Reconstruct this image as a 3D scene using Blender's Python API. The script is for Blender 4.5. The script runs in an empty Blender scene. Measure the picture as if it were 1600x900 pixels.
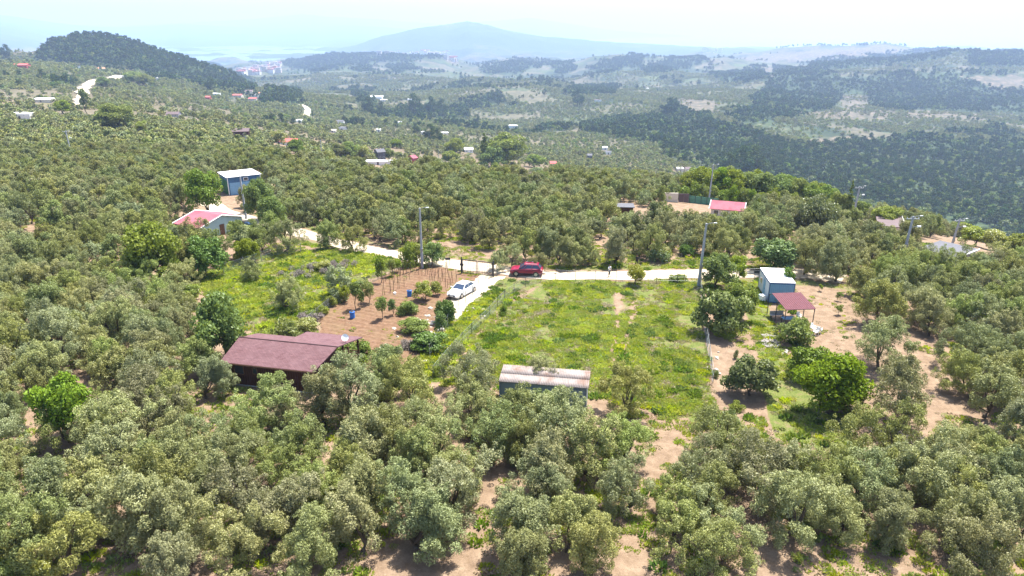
import bpy, bmesh, math, random
import numpy as np
from mathutils import Vector, Matrix, noise as mnoise

S = bpy.context.scene
COL = S.collection
R = math.radians
# ------------------------------------------------------------------ camera
CAMZ = 31.0
FPX = 1110.0                      # focal length in pixels of the 1600 px photograph
PITCH = math.atan(406 / FPX)
CP, SP = math.cos(PITCH), math.sin(PITCH)
cam = bpy.data.cameras.new('camera'); camo = bpy.data.objects.new('camera', cam); COL.objects.link(camo)
camo.location = (0, 0, CAMZ); camo.rotation_euler = (math.pi / 2 - PITCH, 0, 0)
cam.sensor_width = 36; cam.lens = FPX / 1600 * 36; cam.clip_start = 0.5; cam.clip_end = 60000
S.camera = camo
# ------------------------------------------------------------------ light
SUN_EL, SUN_AZ = R(67), math.atan2(0.67, 0.74)      # azimuth measured from +Y towards +X
w = bpy.data.worlds.new('World'); S.world = w; w.use_nodes = True
nt = w.node_tree; nt.nodes.clear()
sky = nt.nodes.new('ShaderNodeTexSky'); sky.sky_type = 'NISHITA'; sky.sun_disc = False
sky.sun_elevation = SUN_EL; sky.sun_rotation = SUN_AZ; sky.air_density = 1.0; sky.dust_density = 2.0; sky.ozone_density = 1.0
bg = nt.nodes.new('ShaderNodeBackground'); bg.inputs[1].default_value = 0.115
wo = nt.nodes.new('ShaderNodeOutputWorld')
nt.links.new(sky.outputs[0], bg.inputs[0]); nt.links.new(bg.outputs[0], wo.inputs[0])
sl = bpy.data.lights.new('sun', 'SUN'); sl.energy = 5.0; sl.angle = R(0.53); sl.color = (1.0, 0.955, 0.88)
so = bpy.data.objects.new('sun', sl); COL.objects.link(so)
sd = Vector((math.sin(SUN_AZ) * math.cos(SUN_EL), math.cos(SUN_AZ) * math.cos(SUN_EL), math.sin(SUN_EL)))
so.rotation_euler = sd.to_track_quat('Z', 'Y').to_euler(); so.location = sd * 200
S.view_settings.view_transform = 'Standard'; S.view_settings.look = 'None'
S.view_settings.exposure = 1.48; S.view_settings.gamma = 1.0
S.cycles.max_bounces = 6; S.cycles.diffuse_bounces = 3; S.cycles.transparent_max_bounces = 8
S.cycles.volume_bounces = 2
S.cycles.sample_clamp_indirect = 6
HAZE_DENSITY = 1.2e-4
HAZE_COLOR = (0.50, 0.66, 1.0)

rng = np.random.default_rng(7)
random.seed(7)

# ------------------------------------------------------------------ numeric helpers
def hash2(ix, iy, seed):
    h = (ix.astype(np.int64) * 374761393 + iy.astype(np.int64) * 668265263 + seed * 144665) & 0xffffffff
    h = ((h ^ (h >> 13)) * 1274126177) & 0xffffffff
    return ((h ^ (h >> 16)) & 0xffffff) / float(0xffffff)
def vnoise(x, y, seed=0):
    x = np.asarray(x, float); y = np.asarray(y, float)
    ix, iy = np.floor(x), np.floor(y); fx, fy = x - ix, y - iy
    fx = fx * fx * fx * (fx * (fx * 6 - 15) + 10); fy = fy * fy * fy * (fy * (fy * 6 - 15) + 10)
    a, b = hash2(ix, iy, seed), hash2(ix + 1, iy, seed); c, d = hash2(ix, iy + 1, seed), hash2(ix + 1, iy + 1, seed)
    return (a + (b - a) * fx) * (1 - fy) + (c + (d - c) * fx) * fy
def fbm(x, y, seed=0, octs=4):
    r = 0; a = 0.5; n = 0
    for k in range(octs):
        r = r + a * vnoise(x * 2 ** k, y * 2 ** k, seed + k * 17); n += a; a *= 0.5
    return r / n * 2 - 1
def sstep(a, b, x):
    t = np.clip((np.asarray(x, float) - a) / (b - a), 0, 1); return t * t * (3 - 2 * t)
def ray_z(py, Y):
    v = (450 - np.asarray(py, float)) / FPX
    return CAMZ + Y * (-SP + v * CP) / (CP + v * SP)
def pchip(xs, ys, x):
    """monotone cubic through (xs, ys[..., k]) at x"""
    xs = np.asarray(xs, float); ys = np.asarray(ys, float)
    hh = np.diff(xs); d = np.diff(ys, axis=0) / hh.reshape(-1, *([1] * (ys.ndim - 1)))
    m = np.zeros_like(ys); m[0], m[-1] = d[0], d[-1]
    a, b = d[:-1], d[1:]; same = (a * b) > 0
    m[1:-1] = np.where(same, 2 * a * b / np.where(same, a + b, 1), 0)
    i = np.clip(np.searchsorted(xs, x) - 1, 0, len(xs) - 2)
    H = hh[i]; t = np.clip((x - xs[i]) / H, 0, 1)
    sh = (-1,) + (1,) * (ys.ndim - 1); t = t.reshape(sh); H = H.reshape(sh)
    return ((2*t**3-3*t**2+1) * ys[i] + (t**3-2*t**2+t) * H * m[i] + (-2*t**3+3*t**2) * ys[i+1] + (t**3-t**2) * H * m[i+1])

# ------------------------------------------------------------------ terrain height
PXS = [-200, 0, 200, 400, 600, 800, 1000, 1200, 1400, 1600, 1800]
ROWS = {
    60:  None, 80: None, 97: None,
    110: [370, 372, 372, 370, 369, 370, 373, 378, 388, 405, 425],
    150: [300, 302, 303, 304, 306, 310, 318, 330, 352, 383, 415],
    200: [252, 256, 258, 262, 272, 280, 295, 312, 345, 382, 425],
    280: [216, 222, 226, 242, 268, 279, 291, 314, 356, 412, 465],
    400: [180, 186, 192, 218, 256, 278, 302, 345, 400, 450, 480],
    550: [150, 157, 168, 196, 228, 252, 276, 318, 350, 366, 372],
    750: [120, 130, 148, 182, 206, 224, 238, 266, 292, 300, 300],
    1000: [99, 108, 128, 167, 187, 199, 206, 222, 240, 248, 250],
    1300: [95, 100, 128, 158, 172, 179, 181, 188, 200, 205, 207],
    1700: [100, 105, 135, 146, 153, 156, 156, 154, 160, 165, 165],
    2300: [112, 116, 126, 134, 132, 132, 130, 126, 118, 112, 110],
    3000: [113, 117, 120, 121, 117, 115, 112, 104, 100, 98, 95],
    4000: [109, 111, 113, 112, 104, 101, 98, 96, 95, 93, 92],
    5500: [100, 100, 100, 100, 97, 93, 91, 90, 90, 90, 90],
    8000: [86, 86, 86, 86, 84, 82, 80, 80, 80, 80, 80],
}
SEA = -200.0
_ys, _tab = [], []
for Yv, row in ROWS.items():
    _ys.append(math.log(Yv)); _tab.append([0.0] * 11 if row is None else list(ray_z(np.array(row), Yv)))
for Yv in (12000, 24000): _ys.append(math.log(Yv)); _tab.append([SEA - 60] * 11)
_tab = np.array(_tab)
_tab[2][9:] = [-0.6, -1.5]
PXF = np.linspace(-200, 1800, 201); LYF = np.linspace(math.log(60), math.log(24000), 700)
_g = pchip(np.array(_ys), _tab, LYF)                # rows refined
_g = pchip(np.array(PXS, float), _g.T.copy(), PXF).T    # columns refined
_k = np.array([1, 4, 6, 4, 1.]) / 16
for _ in range(3):
    _p = np.pad(_g, ((0, 0), (2, 2)), mode='edge'); _g = sum(_k[i] * _p[:, i:i + 201] for i in range(5))
GRID = _g
def u2px(X, Y): return 800 + FPX * 1.045 * np.asarray(X, float) / np.maximum(Y, 30)

def crest(pts, Y): 
    pts = np.array(pts, float); return pts[:, 0], ray_z(pts[:, 1], Y)
RIDGES = []   # (Yc, px, z, front slope, back slope, wobble)
def ridge(Yc, pts, fs, bs, wob=0.0):
    px, z = crest(pts, Yc); RIDGES.append((Yc, px, z, fs, bs, wob))
ridge(1500, [(-400,110),(-250,96),(-60,86),(20,81),(62,80),(76,73),(90,65),(115,59),(145,55),(190,60),(230,72),(270,86),(320,102),(360,118),(395,137),(430,160),(480,200),(560,300)], .26, .35, .02)
ridge(3700, [(330,140),(370,110),(410,103),(445,97),(480,93),(520,85),(560,86),(600,84),(640,86),(680,86),(705,92),(740,103),(800,112),(900,130)], .10, .12, .012)
ridge(3300, [(700,125),(760,103),(800,99),(840,103),(900,101),(950,93),(1000,90),(1060,96),(1120,100),(1200,130)], .06, .08, .012)
ridge(7500, [(380,140),(480,92),(540,76),(600,56),(650,44),(700,37),(732,32),(760,38),(800,49),(850,56),(900,60),(980,67),(1060,71),(1140,75),(1250,80),(1400,86),(1600,100)], .13, .1, .05)
ridge(4300, [(900,130),(1000,104),(1060,92),(1120,88),(1180,81),(1230,74),(1280,70),(1320,71),(1350,69),(1378,66),(1410,72),(1450,79),(1520,88),(1600,100)], .12, .1, .012)
ridge(2450, [(1000,160),(1150,128),(1220,118),(1260,106),(1310,99),(1380,94),(1440,88),(1480,80),(1500,79),(1515,82),(1560,84),(1600,84),(1700,80),(1850,80)], .14, .16, .01)
FAR = [(15500, [(-300,40),(0,22),(40,26),(90,34),(150,41),(190,43),(260,40),(290,37),(340,40),(400,44),(470,46),(540,41),(600,42),(660,48),(800,60)], .05, .1),
       (21000, [(-300,20),(0,36),(200,40),(400,30),(440,26),(480,22),(520,26),(600,30),(700,38),(800,30),(830,27),(880,36),(960,48),(1100,60)], .06, .1)]
for Yc, pts, fs, bs in FAR: ridge(Yc, pts, fs, bs, .004)

def h(X, Y):
    X = np.asarray(X, float); Y = np.asarray(Y, float)
    Yc = np.maximum(Y, 60.); px = np.clip(u2px(X, Yc), -200, 1800)
    i = (px + 200) / 10; i0 = np.clip(i.astype(int), 0, 199); fi = i - i0
    j = (np.log(Yc) - LYF[0]) / (LYF[1] - LYF[0]); j = np.clip(j, 0, 698.999); j0 = j.astype(int); fj = j - j0
    z = (GRID[j0, i0] * (1 - fi) + GRID[j0, i0 + 1] * fi) * (1 - fj) + (GRID[j0 + 1, i0] * (1 - fi) + GRID[j0 + 1, i0 + 1] * fi) * fj
    pxf = u2px(X, Yc)
    # gullies and folds, growing with distance
    am = np.clip((Y - 350) / 900, 0, 1) * 19 + np.clip((Y - 900) / 2500, 0, 1) * 80
    nz = fbm(X / 420., Y / 420., 3, 4) * am * (1 - sstep(9000, 12000, Y))
    z = z + nz * .8
    for (Yr, rx, rz, fs, bs, wob) in RIDGES:
        zc = np.interp(pxf, rx, rz, left=-900, right=-900)
        Yw = Yr * (1 + 0.06 * fbm(pxf / 130., pxf * 0 + Yr, 5, 3))
        d = Y - Yw
        prof = zc - np.where(d < 0, -d * fs, d * bs) * (1 + 0.25 * fbm(X / (Yr * .09), Y / (Yr * .09), 9, 3))
        rnd = np.sqrt(d * d + (Yr * .02) ** 2) - Yr * .02 - np.abs(d)
        prof = prof + rnd * (fs + bs) * .5 * -0.0 + wob * Yr * .12 * fbm(X / (Yr * .03), Y / (Yr * .03), 21, 3) * np.clip(np.abs(d) / (Yr * .05), .15, 1)
        k = Yr * .004
        m = np.maximum(z, prof); z = m + k * np.exp(-np.abs(z - prof) / k) * .5
    return z
def hz(x, y): return float(h(np.array([x]), np.array([y]))[0])
def at(px, py, dz=0.0, ymax=None):
    """the point of the ground that is seen at a given place of the photograph"""
    v = (450 - py) / FPX; a = (px - 800) / FPX
    dy = CP + v * SP; dzr = -SP + v * CP
    Y = 25 * 1.004 ** np.arange(1600); Z = CAMZ + Y / dy * dzr; X = a * Y / dy
    g = h(X, Y) + dz; k = np.argmax(Z <= g)
    if Z[k] > g[k]: k = len(Y) - 1
    k = max(k, 1); f0, f1 = Z[k-1] - g[k-1], Z[k] - g[k]; t = f0 / (f0 - f1) if f0 != f1 else 0
    y = Y[k-1] + (Y[k] - Y[k-1]) * t
    if ymax is None and px > 1050 and py > 284 and 40 < y: ymax = 215      # the plateau ends here; what shows just past its edge stands on it
    if ymax: y = min(y, ymax)
    x = a * y / dy
    return Vector((x, y, hz(x, y)))
def un(px, py, z):
    """the point at height z seen at a place of the photograph"""
    v = (450 - py) / FPX; t = (z - CAMZ) / (-SP + v * CP)
    return Vector(((px - 800) / FPX * t, (CP + v * SP) * t, z))
def project(X, Y, Z):
    X, Y, Z = map(lambda q: np.asarray(q, float), (X, Y, Z))
    dep = Y * CP - (Z - CAMZ) * SP; up = Y * SP + (Z - CAMZ) * CP
    return 800 + FPX * X / dep, 450 - FPX * up / dep
def inpoly(x, y, poly):
    x = np.asarray(x, float); y = np.asarray(y, float); r = np.zeros(x.shape, bool); n = len(poly)
    for i in range(n):
        x1, y1 = poly[i][:2]; x2, y2 = poly[(i + 1) % n][:2]
        if y1 == y2: continue
        c = ((y1 > y) != (y2 > y)) & (x < (x2 - x1) * (y - y1) / (y2 - y1) + x1); r ^= c
    return r
def segdist(x, y, line):
    x = np.asarray(x, float); y = np.asarray(y, float); best = np.full(x.shape, 1e9)
    for (x1, y1), (x2, y2) in zip(line[:-1], line[1:]):
        dx, dy = x2 - x1, y2 - y1; t = np.clip(((x - x1) * dx + (y - y1) * dy) / (dx * dx + dy * dy), 0, 1)
        best = np.minimum(best, np.hypot(x - x1 - t * dx, y - y1 - t * dy))
    return best

# ------------------------------------------------------------------ object helpers
def tag(o, label=None, cat=None, group=None, kind=None):
    if label: o['label'] = label
    if cat: o['category'] = cat
    if group: o['group'] = group
    if kind: o['kind'] = kind
    return o
def mesh_obj(name, verts, faces, mats, parent=None, mi=None, smooth=False):
    me = bpy.data.meshes.new(name); me.from_pydata([tuple(v) for v in verts], [], faces)
    for m in (mats if isinstance(mats, (list, tuple)) else [mats]): me.materials.append(m)
    if mi is not None: me.polygons.foreach_set('material_index', np.array(mi, dtype=np.int32))
    if smooth: me.polygons.foreach_set('use_smooth', np.ones(len(me.polygons), bool))
    me.update(); o = bpy.data.objects.new(name, me); COL.objects.link(o)
    if parent is not None: o.parent = parent
    return o
def np_mesh(name, V, F, mats, mi=None, smooth=False, col=None):
    """fast mesh from numpy arrays; F is (n,4) or (n,3)"""
    me = bpy.data.meshes.new(name); n, k = F.shape
    me.vertices.add(len(V)); me.vertices.foreach_set('co', V.astype(np.float32).ravel())
    me.loops.add(n * k); me.loops.foreach_set('vertex_index', F.astype(np.int32).ravel())
    me.polygons.add(n); me.polygons.foreach_set('loop_start', np.arange(0, n * k, k, dtype=np.int32))
    me.polygons.foreach_set('loop_total', np.full(n, k, dtype=np.int32))
    for m in (mats if isinstance(mats, (list, tuple)) else [mats]): me.materials.append(m)
    if mi is not None: me.polygons.foreach_set('material_index', np.asarray(mi, dtype=np.int32))
    if smooth: me.polygons.foreach_set('use_smooth', np.ones(n, bool))
    me.update(calc_edges=True)
    if col is not None:
        a = me.attributes.new('tint', 'FLOAT', 'FACE'); a.data.foreach_set('value', col.astype(np.float32))
    return me
def link(name, me, parent=None, loc=None, rz=0, sc=None):
    o = bpy.data.objects.new(name, me); COL.objects.link(o)
    if parent is not None: o.parent = parent
    if loc is not None: o.location = loc
    if rz: o.rotation_euler = (0, 0, rz)
    if sc is not None: o.scale = sc if isinstance(sc, (tuple, list)) else (sc, sc, sc)
    return o
def empty(name, loc, rz=0, sc=1):
    o = bpy.data.objects.new(name, None); COL.objects.link(o); o.location = loc; o.rotation_euler = (0, 0, rz)
    o.scale = (sc, sc, sc); o.empty_display_size = .3; return o
def kids(o): return [c for c in bpy.data.objects if c.parent == o]
def copy_tree(o, parent=None):
    c = o.copy(); COL.objects.link(c)
    if parent is not None: c.parent = parent; c.matrix_parent_inverse = o.matrix_parent_inverse.copy()
    for ch in CH.get(o.name, []): copy_tree(ch, c)
    return c
CH = {}
def reg(o):   # remember children once so copies are cheap
    CH[o.name] = [c for c in bpy.data.objects if c.parent == o]
    for c in CH[o.name]: reg(c)

class MB:
    """collects boxes, tubes and free polygons into one mesh"""
    def __init__(s): s.v = []; s.f = []; s.m = []
    def poly(s, pts, m=0):
        b = len(s.v); s.v += [tuple(p) for p in pts]; s.f.append(tuple(range(b, b + len(pts)))); s.m.append(m); return s
    def box(s, x0, x1, y0, y1, z0, z1, m=0, M=None):
        b = len(s.v); P = [(x0,y0,z0),(x1,y0,z0),(x1,y1,z0),(x0,y1,z0),(x0,y0,z1),(x1,y0,z1),(x1,y1,z1),(x0,y1,z1)]
        if M is not None: P = [tuple(M @ Vector(p)) for p in P]
        s.v += P
        for q in ((0,3,2,1),(4,5,6,7),(0,1,5,4),(1,2,6,5),(2,3,7,6),(3,0,4,7)): s.f.append(tuple(b + i for i in q)); s.m.append(m)
        return s
    def hexa(s, P, m=0):
        b = len(s.v); s.v += [tuple(p) for p in P]
        for q in ((0,3,2,1),(4,5,6,7),(0,1,5,4),(1,2,6,5),(2,3,7,6),(3,0,4,7)): s.f.append(tuple(b + i for i in q)); s.m.append(m)
        return s
    def tube(s, pts, rad, n=6, m=0, cap=True):
        pts = [Vector(p) for p in pts]; rad = rad if isinstance(rad, (list, tuple)) else [rad] * len(pts)
        b = len(s.v)
        for i, p in enumerate(pts):
            d = (pts[min(i + 1, len(pts) - 1)] - pts[max(i - 1, 0)]).normalized()
            a = d.cross(Vector((0, 0, 1)) if abs(d.z) < .9 else Vector((1, 0, 0))).normalized(); c = d.cross(a)
            for k in range(n):
                t = 2 * math.pi * k / n; s.v.append(tuple(p + (a * math.cos(t) + c * math.sin(t)) * rad[i]))
        for i in range(len(pts) - 1):
            for k in range(n):
                k2 = (k + 1) % n; s.f.append((b+i*n+k, b+i*n+k2, b+(i+1)*n+k2, b+(i+1)*n+k)); s.m.append(m)
        if cap:
            s.f.append(tuple(b + k for k in range(n))[::-1]); s.m.append(m)
            e = b + (len(pts) - 1) * n; s.f.append(tuple(e + k for k in range(n))); s.m.append(m)
        return s
    def slab(s, quad, th, m=0):
        """a sheet of thickness th hung under four points"""
        q = [Vector(p) for p in quad]; n = (q[1] - q[0]).cross(q[3] - q[0]).normalized()
        if n.z < 0: n = -n; q = [q[0], q[3], q[2], q[1]]
        return s.hexa([p - n * th for p in q] + q, m)
    def build(s, name, mats, parent=None, smooth=False):
        return mesh_obj(name, s.v, s.f, mats, parent, s.m, smooth)

# ------------------------------------------------------------------ materials
def newmat(name):
    m = bpy.data.materials.new(name); m.use_nodes = True; t = m.node_tree; t.nodes.clear()
    o = t.nodes.new('ShaderNodeOutputMaterial'); return m, t, o
def nd(t, ty, **kw):
    n = t.nodes.new('ShaderNode' + ty)
    for k, v in kw.items():
        if k.startswith('i_'): n.inputs[k[2:].replace('_', ' ')].default_value = v
        elif k.startswith('n'): n.inputs[int(k[1:])].default_value = v
        else: setattr(n, k, v)
    return n
def ramp(t, fac, stops, interp='LINEAR'):
    r = t.nodes.new('ShaderNodeValToRGB'); e = r.color_ramp.elements; r.color_ramp.interpolation = interp
    while len(e) < len(stops): e.new(0.5)
    for k, (p, c) in enumerate(stops): e[k].position = p; e[k].color = (*c, 1) if len(c) == 3 else c
    t.links.new(fac, r.inputs[0]); return r.outputs[0]
def mixc(t, fac, a, b, mode='MIX'):
    m = t.nodes.new('ShaderNodeMix'); m.data_type = 'RGBA'; m.blend_type = mode
    for s, v in ((0, fac), (6, a), (7, b)):
        if hasattr(v, 'is_output') or isinstance(v, bpy.types.NodeSocket): t.links.new(v, m.inputs[s])
        else: m.inputs[s].default_value = v if s == 0 else ((*v, 1) if len(v) == 3 else v)
    return m.outputs[2]
def mth(t, op, a, b=0.0, clamp=False):
    m = t.nodes.new('ShaderNodeMath'); m.operation = op; m.use_clamp = clamp
    for s, v in ((0, a), (1, b)):
        if isinstance(v, bpy.types.NodeSocket): t.links.new(v, m.inputs[s])
        else: m.inputs[s].default_value = v
    return m.outputs[0]
def noise_tex(t, scale, detail=3, rough=.55, coord='Object', dist=0.0, sc=None):
    c = t.nodes.new('ShaderNodeTexCoord'); n = t.nodes.new('ShaderNodeTexNoise')
    n.inputs['Scale'].default_value = scale; n.inputs['Detail'].default_value = detail
    n.inputs['Roughness'].default_value = rough; n.inputs['Distortion'].default_value = dist
    if sc:
        mp = t.nodes.new('ShaderNodeMapping'); mp.inputs['Scale'].default_value = sc
        t.links.new(c.outputs[coord], mp.inputs[0]); t.links.new(mp.outputs[0], n.inputs['Vector'])
    else: t.links.new(c.outputs[coord], n.inputs['Vector'])
    return n.outputs[0]
def bsdf(t, out, col, rough=.8, metal=0, spec=.3, bump=None, bstr=.3, bdist=.02, coat=0):
    b = t.nodes.new('ShaderNodeBsdfPrincipled')
    if isinstance(col, bpy.types.NodeSocket): t.links.new(col, b.inputs['Base Color'])
    else: b.inputs['Base Color'].default_value = (*col, 1)
    b.inputs['Roughness'].default_value = rough; b.inputs['Metallic'].default_value = metal
    b.inputs['Specular IOR Level'].default_value = spec; b.inputs['Coat Weight'].default_value = coat
    if bump is not None:
        bn = t.nodes.new('ShaderNodeBump'); bn.inputs['Strength'].default_value = bstr; bn.inputs['Distance'].default_value = bdist
        t.links.new(bump, bn.inputs['Height']); t.links.new(bn.outputs[0], b.inputs['Normal'])
    t.links.new(b.outputs[0], out.inputs[0]); return b
def simple(name, col, rough=.8, metal=0, var=.18, scale=3., spec=.3, bstr=.25, coat=0, stain=None):
    m, t, o = newmat(name); n = noise_tex(t, scale, 5, .6)
    lo = tuple(c * (1 - var) for c in col); hi = tuple(min(1, c * (1 + var)) for c in col)
    c = ramp(t, n, [(.3, lo), (.7, hi)])
    if stain:
        n2 = noise_tex(t, scale * .35, 4, .7, dist=.6)
        c = mixc(t, ramp(t, n2, [(.5, (0, 0, 0)), (.68, (1, 1, 1))]), c, stain)
    bsdf(t, o, c, rough, metal, spec, n if bstr else None, bstr, .01, coat); return m
def leafmat(name, dark, mid, light, back, trans=.25, gloss=.12, var=.12, simple_=False):
    """foliage: face tint picks dark .. light, each plant slightly its own hue"""
    m, t, o = newmat(name)
    a = nd(t, 'Attribute', attribute_name='tint'); oi = t.nodes.new('ShaderNodeObjectInfo')
    c = ramp(t, a.outputs['Fac'], [(0, dark), (.5, mid), (1, light)])
    g = t.nodes.new('ShaderNodeNewGeometry')
    c = mixc(t, mth(t, 'MULTIPLY', g.outputs['Backfacing'], .6), c, back)
    hs = t.nodes.new('ShaderNodeHueSaturation')
    t.links.new(c, hs.inputs['Color'])
    t.links.new(mth(t, 'ADD', mth(t, 'MULTIPLY', oi.outputs['Random'], .055), .470), hs.inputs['Hue'])
    t.links.new(mth(t, 'ADD', mth(t, 'MULTIPLY', mth(t, 'FRACT', mth(t, 'MULTIPLY', oi.outputs['Random'], 7.3)), 2 * var), 1 - var), hs.inputs['Value'])
    t.links.new(mth(t, 'ADD', mth(t, 'MULTIPLY', mth(t, 'FRACT', mth(t, 'MULTIPLY', oi.outputs['Random'], 13.7)), .4), .8), hs.inputs['Saturation'])
    c = hs.outputs[0]
    d = t.nodes.new('ShaderNodeBsdfDiffuse'); t.links.new(c, d.inputs[0])
    tr = t.nodes.new('ShaderNodeBsdfTranslucent'); t.links.new(mixc(t, .5, c, (min(1, light[0]*1.3), min(1, light[1]*1.35), light[2]*.6)), tr.inputs[0])
    x = t.nodes.new('ShaderNodeMixShader'); x.inputs[0].default_value = trans
    t.links.new(d.outputs[0], x.inputs[1]); t.links.new(tr.outputs[0], x.inputs[2])
    fin = x.outputs[0]
    if not simple_ and gloss > 0:
        gl = t.nodes.new('ShaderNodeBsdfGlossy'); gl.inputs['Roughness'].default_value = .45; gl.inputs[0].default_value = (.8, .85, .8, 1)
        x2 = t.nodes.new('ShaderNodeMixShader'); x2.inputs[0].default_value = gloss * .5
        t.links.new(fin, x2.inputs[1]); t.links.new(gl.outputs[0], x2.inputs[2]); fin = x2.outputs[0]
    t.links.new(fin, o.inputs[0]); return m
# ------------------------------------------------------------------ where things are (read off the ground)
def gp(pts): return [tuple(at(x, y)[:2]) for x, y in pts]
LOT = gp([(824,438),(930,438),(1000,440),(1090,442),(1096,500),(1108,592),(1118,668),(1010,640),(930,622),(800,600),(690,600),(745,512)])
STRIP = gp([(780,437),(835,441),(745,515),(690,600),(610,600),(650,560),(694,500)])
MEADOW = gp([(300,432),(352,412),(420,398),(490,391),(560,394),(618,404),(598,424),(545,452),(505,482),(470,520),(400,540),(385,500),(330,470)])
PLOT = gp([(640,414),(700,420),(752,430),(706,462),(690,500),(652,560),(600,585),(560,566),(500,545),(498,500),(530,466),(575,442),(612,424)])
DRIVE = gp([(750,429),(790,433),(740,474),(714,500),(697,495),(708,464)])
RIGHTP = gp([(1100,440),(1200,434),(1290,438),(1325,465),(1335,510),(1330,560),(1345,600),(1345,650),(1300,700),(1240,700),(1190,655),(1130,640),(1112,560)])
RIGHTG = gp([(1140,440),(1192,438),(1200,480),(1212,520),(1232,560),(1290,620),(1345,700),(1300,705),(1215,680),(1190,600),(1180,540),(1160,470)])
CABIN = gp([(336,640),(560,660),(590,560),(420,520),(335,560)])
ROAD_LINE = [tuple(at(*p)[:2]) for p in [(1318,437),(1290,432),(1260,428),(1180,428),(1100,428),(1000,430),(920,431),(860,431),(810,427),(760,419),(700,412),(650,404),(600,394),(550,385),(510,375),(470,364),(430,352),(385,341),(355,333),(335,322),(320,311)]]
ROAD2 = [tuple(at(*p)[:2]) for p in [(1352,345),(1345,338),(1338,330),(1320,322),(1300,318)]]
GAPS = [[tuple(at(*p)[:2]) for p in q] for q in (
    [(870,690),(850,730),(800,790),(765,830),(735,895)], [(1030,610),(1035,660),(1038,700),(1022,770),(1010,830),(1000,895)],
    [(1330,480),(1350,520)], [(1345,640),(1400,690),(1440,700)], [(1500,670),(1560,690)], [(60,690),(75,740),(60,790)])]
TRACK = [tuple(at(*p)[:2]) for p in [(850,440),(790,480),(745,530),(700,590)]]
RUTS = [[tuple(at(*p)[:2]) for p in q] for q in ([(968,442),(965,500),(958,560),(950,610)], [(992,470),(982,520),(975,560)])]

def grassmask(x, y):
    g = np.zeros_like(x)
    for P in (LOT, STRIP, MEADOW, RIGHTG): g[inpoly(x, y, P)] = 1
    return g
def roaddist(x, y): return np.minimum(segdist(x, y, ROAD_LINE), segdist(x, y, ROAD2))
def tan_in(px, py, polys):
    r = np.zeros(np.shape(px), bool)
    for P in polys: r |= inpoly(px, py, P)
    return r
PINES = [
 [(50,92),(90,62),(115,54),(150,50),(200,58),(300,84),(400,130),(402,146),(372,144),(330,136),(250,116),(180,106),(120,100)],
 [(905,206),(950,188),(1040,186),(1100,192),(1160,200),(1230,228),(1320,218),(1420,213),(1500,222),(1720,230),(1720,430),(1600,400),(1540,372),(1350,325),(1240,300),(1140,285),(1100,248),(1000,222)],
 [(1150,182),(1180,150),(1205,130),(1262,108),(1330,120),(1450,112),(1720,116),(1720,172),(1500,180),(1362,170),(1350,150),(1316,150),(1298,174),(1200,192)],
 [(1262,100),(1330,88),(1430,82),(1440,76),(1490,68),(1496,84),(1440,98),(1270,112)], [(1508,72),(1720,74),(1720,108),(1516,104)],
 [(920,112),(935,96),(1005,86),(1002,103),(945,115)], [(750,108),(800,95),(847,104),(802,116),(755,118)], [(862,104),(895,100),(902,111),(870,118)],
 [(878,146),(915,137),(964,135),(956,149),(890,152)], [(716,166),(740,156),(787,148),(790,160),(760,169),(730,169)],
 [(578,184),(590,174),(640,172),(650,166),(732,172),(732,187),(640,188)], [(543,138),(552,136),(586,160),(590,172),(566,168)],
 [(612,106),(645,98),(650,108),(615,113)], [(1060,200),(1030,180),(1055,160),(1075,178),(1110,182),(1120,196)],
 [(438,103),(455,96),(480,92),(520,82),(560,82),(690,84),(700,90),(668,92),(640,97),(560,99),(500,112),(470,108)], [(600,104),(640,100),(655,108),(620,114)], [(545,108),(575,104),(590,110),(560,114)], [(800,92),(840,96),(900,97),(890,101),(820,101)], [(1000,104),(1060,92),(1100,90),(1110,96),(1060,110),(1010,118)], [(1110,118),(1180,104),(1250,108),(1250,120),(1180,130),(1130,130)], [(408,165),(420,140),(468,142),(472,164)],
 [(0,74),(22,72),(24,84),(0,88)]]
BAREZ = [[(1150,92),(1200,84),(1240,80),(1290,76),(1350,74),(1378,70),(1420,78),(1380,86),(1300,92),(1200,96)], [(1190,106),(1208,104),(1212,118),(1196,120)],
 [(1310,150),(1352,148),(1358,172),(1318,172)], [(1495,118),(1600,118),(1600,136),(1560,140)], [(1240,176),(1400,172),(1520,178),(1590,186),(1440,188),(1300,188)],
 [(690,90),(706,92),(724,108),(700,98)], [(1060,150),(1120,160),(1120,176),(1060,170)], [(895,200),(905,196),(905,212),(896,212)], [(0,245),(48,250),(40,262),(0,258)],
 [(255,170),(310,165),(305,182),(270,182)], [(20,76),(62,76),(60,90),(26,88)], [(560,200),(600,206),(680,214),(682,220),(600,214)], [(1380,214),(1300,215),(1250,222),(1250,228),(1320,226)]]
HILLROADS = [([tuple(at(*p)[:2]) for p in q], w_) for q, w_ in (([(128,168),(129,155),(130,142),(136,135),(146,128),(160,125),(178,123),(188,119)], 11), ([(478,182),(481,172),(478,168),(470,164)], 9), ([(575,203),(620,209),(660,215),(682,219)], 7), ([(0,253),(24,251),(48,254)], 5))]
def hillroad(x, y): return np.min([segdist(x, y, l) / w_ for l, w_ in HILLROADS], axis=0)
def plots(x, y):
    """every farm plot of the hillsides has its own number between 0 and 1"""
    c_, s_ = math.cos(.45), math.sin(.45); u = (x * c_ + y * s_ + 25 * fbm(x / 150, y / 150, 41, 2)) / 95; v = (-x * s_ + y * c_ + 25 * fbm(x / 150, y / 150, 42, 2)) / 70
    iu, iv = np.floor(u), np.floor(v); e = np.minimum(np.minimum(u - iu, iu + 1 - u) * 95, np.minimum(v - iv, iv + 1 - v) * 70)
    return hash2(iu, iv, 71), e, hash2(iu, iv, 72)
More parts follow.
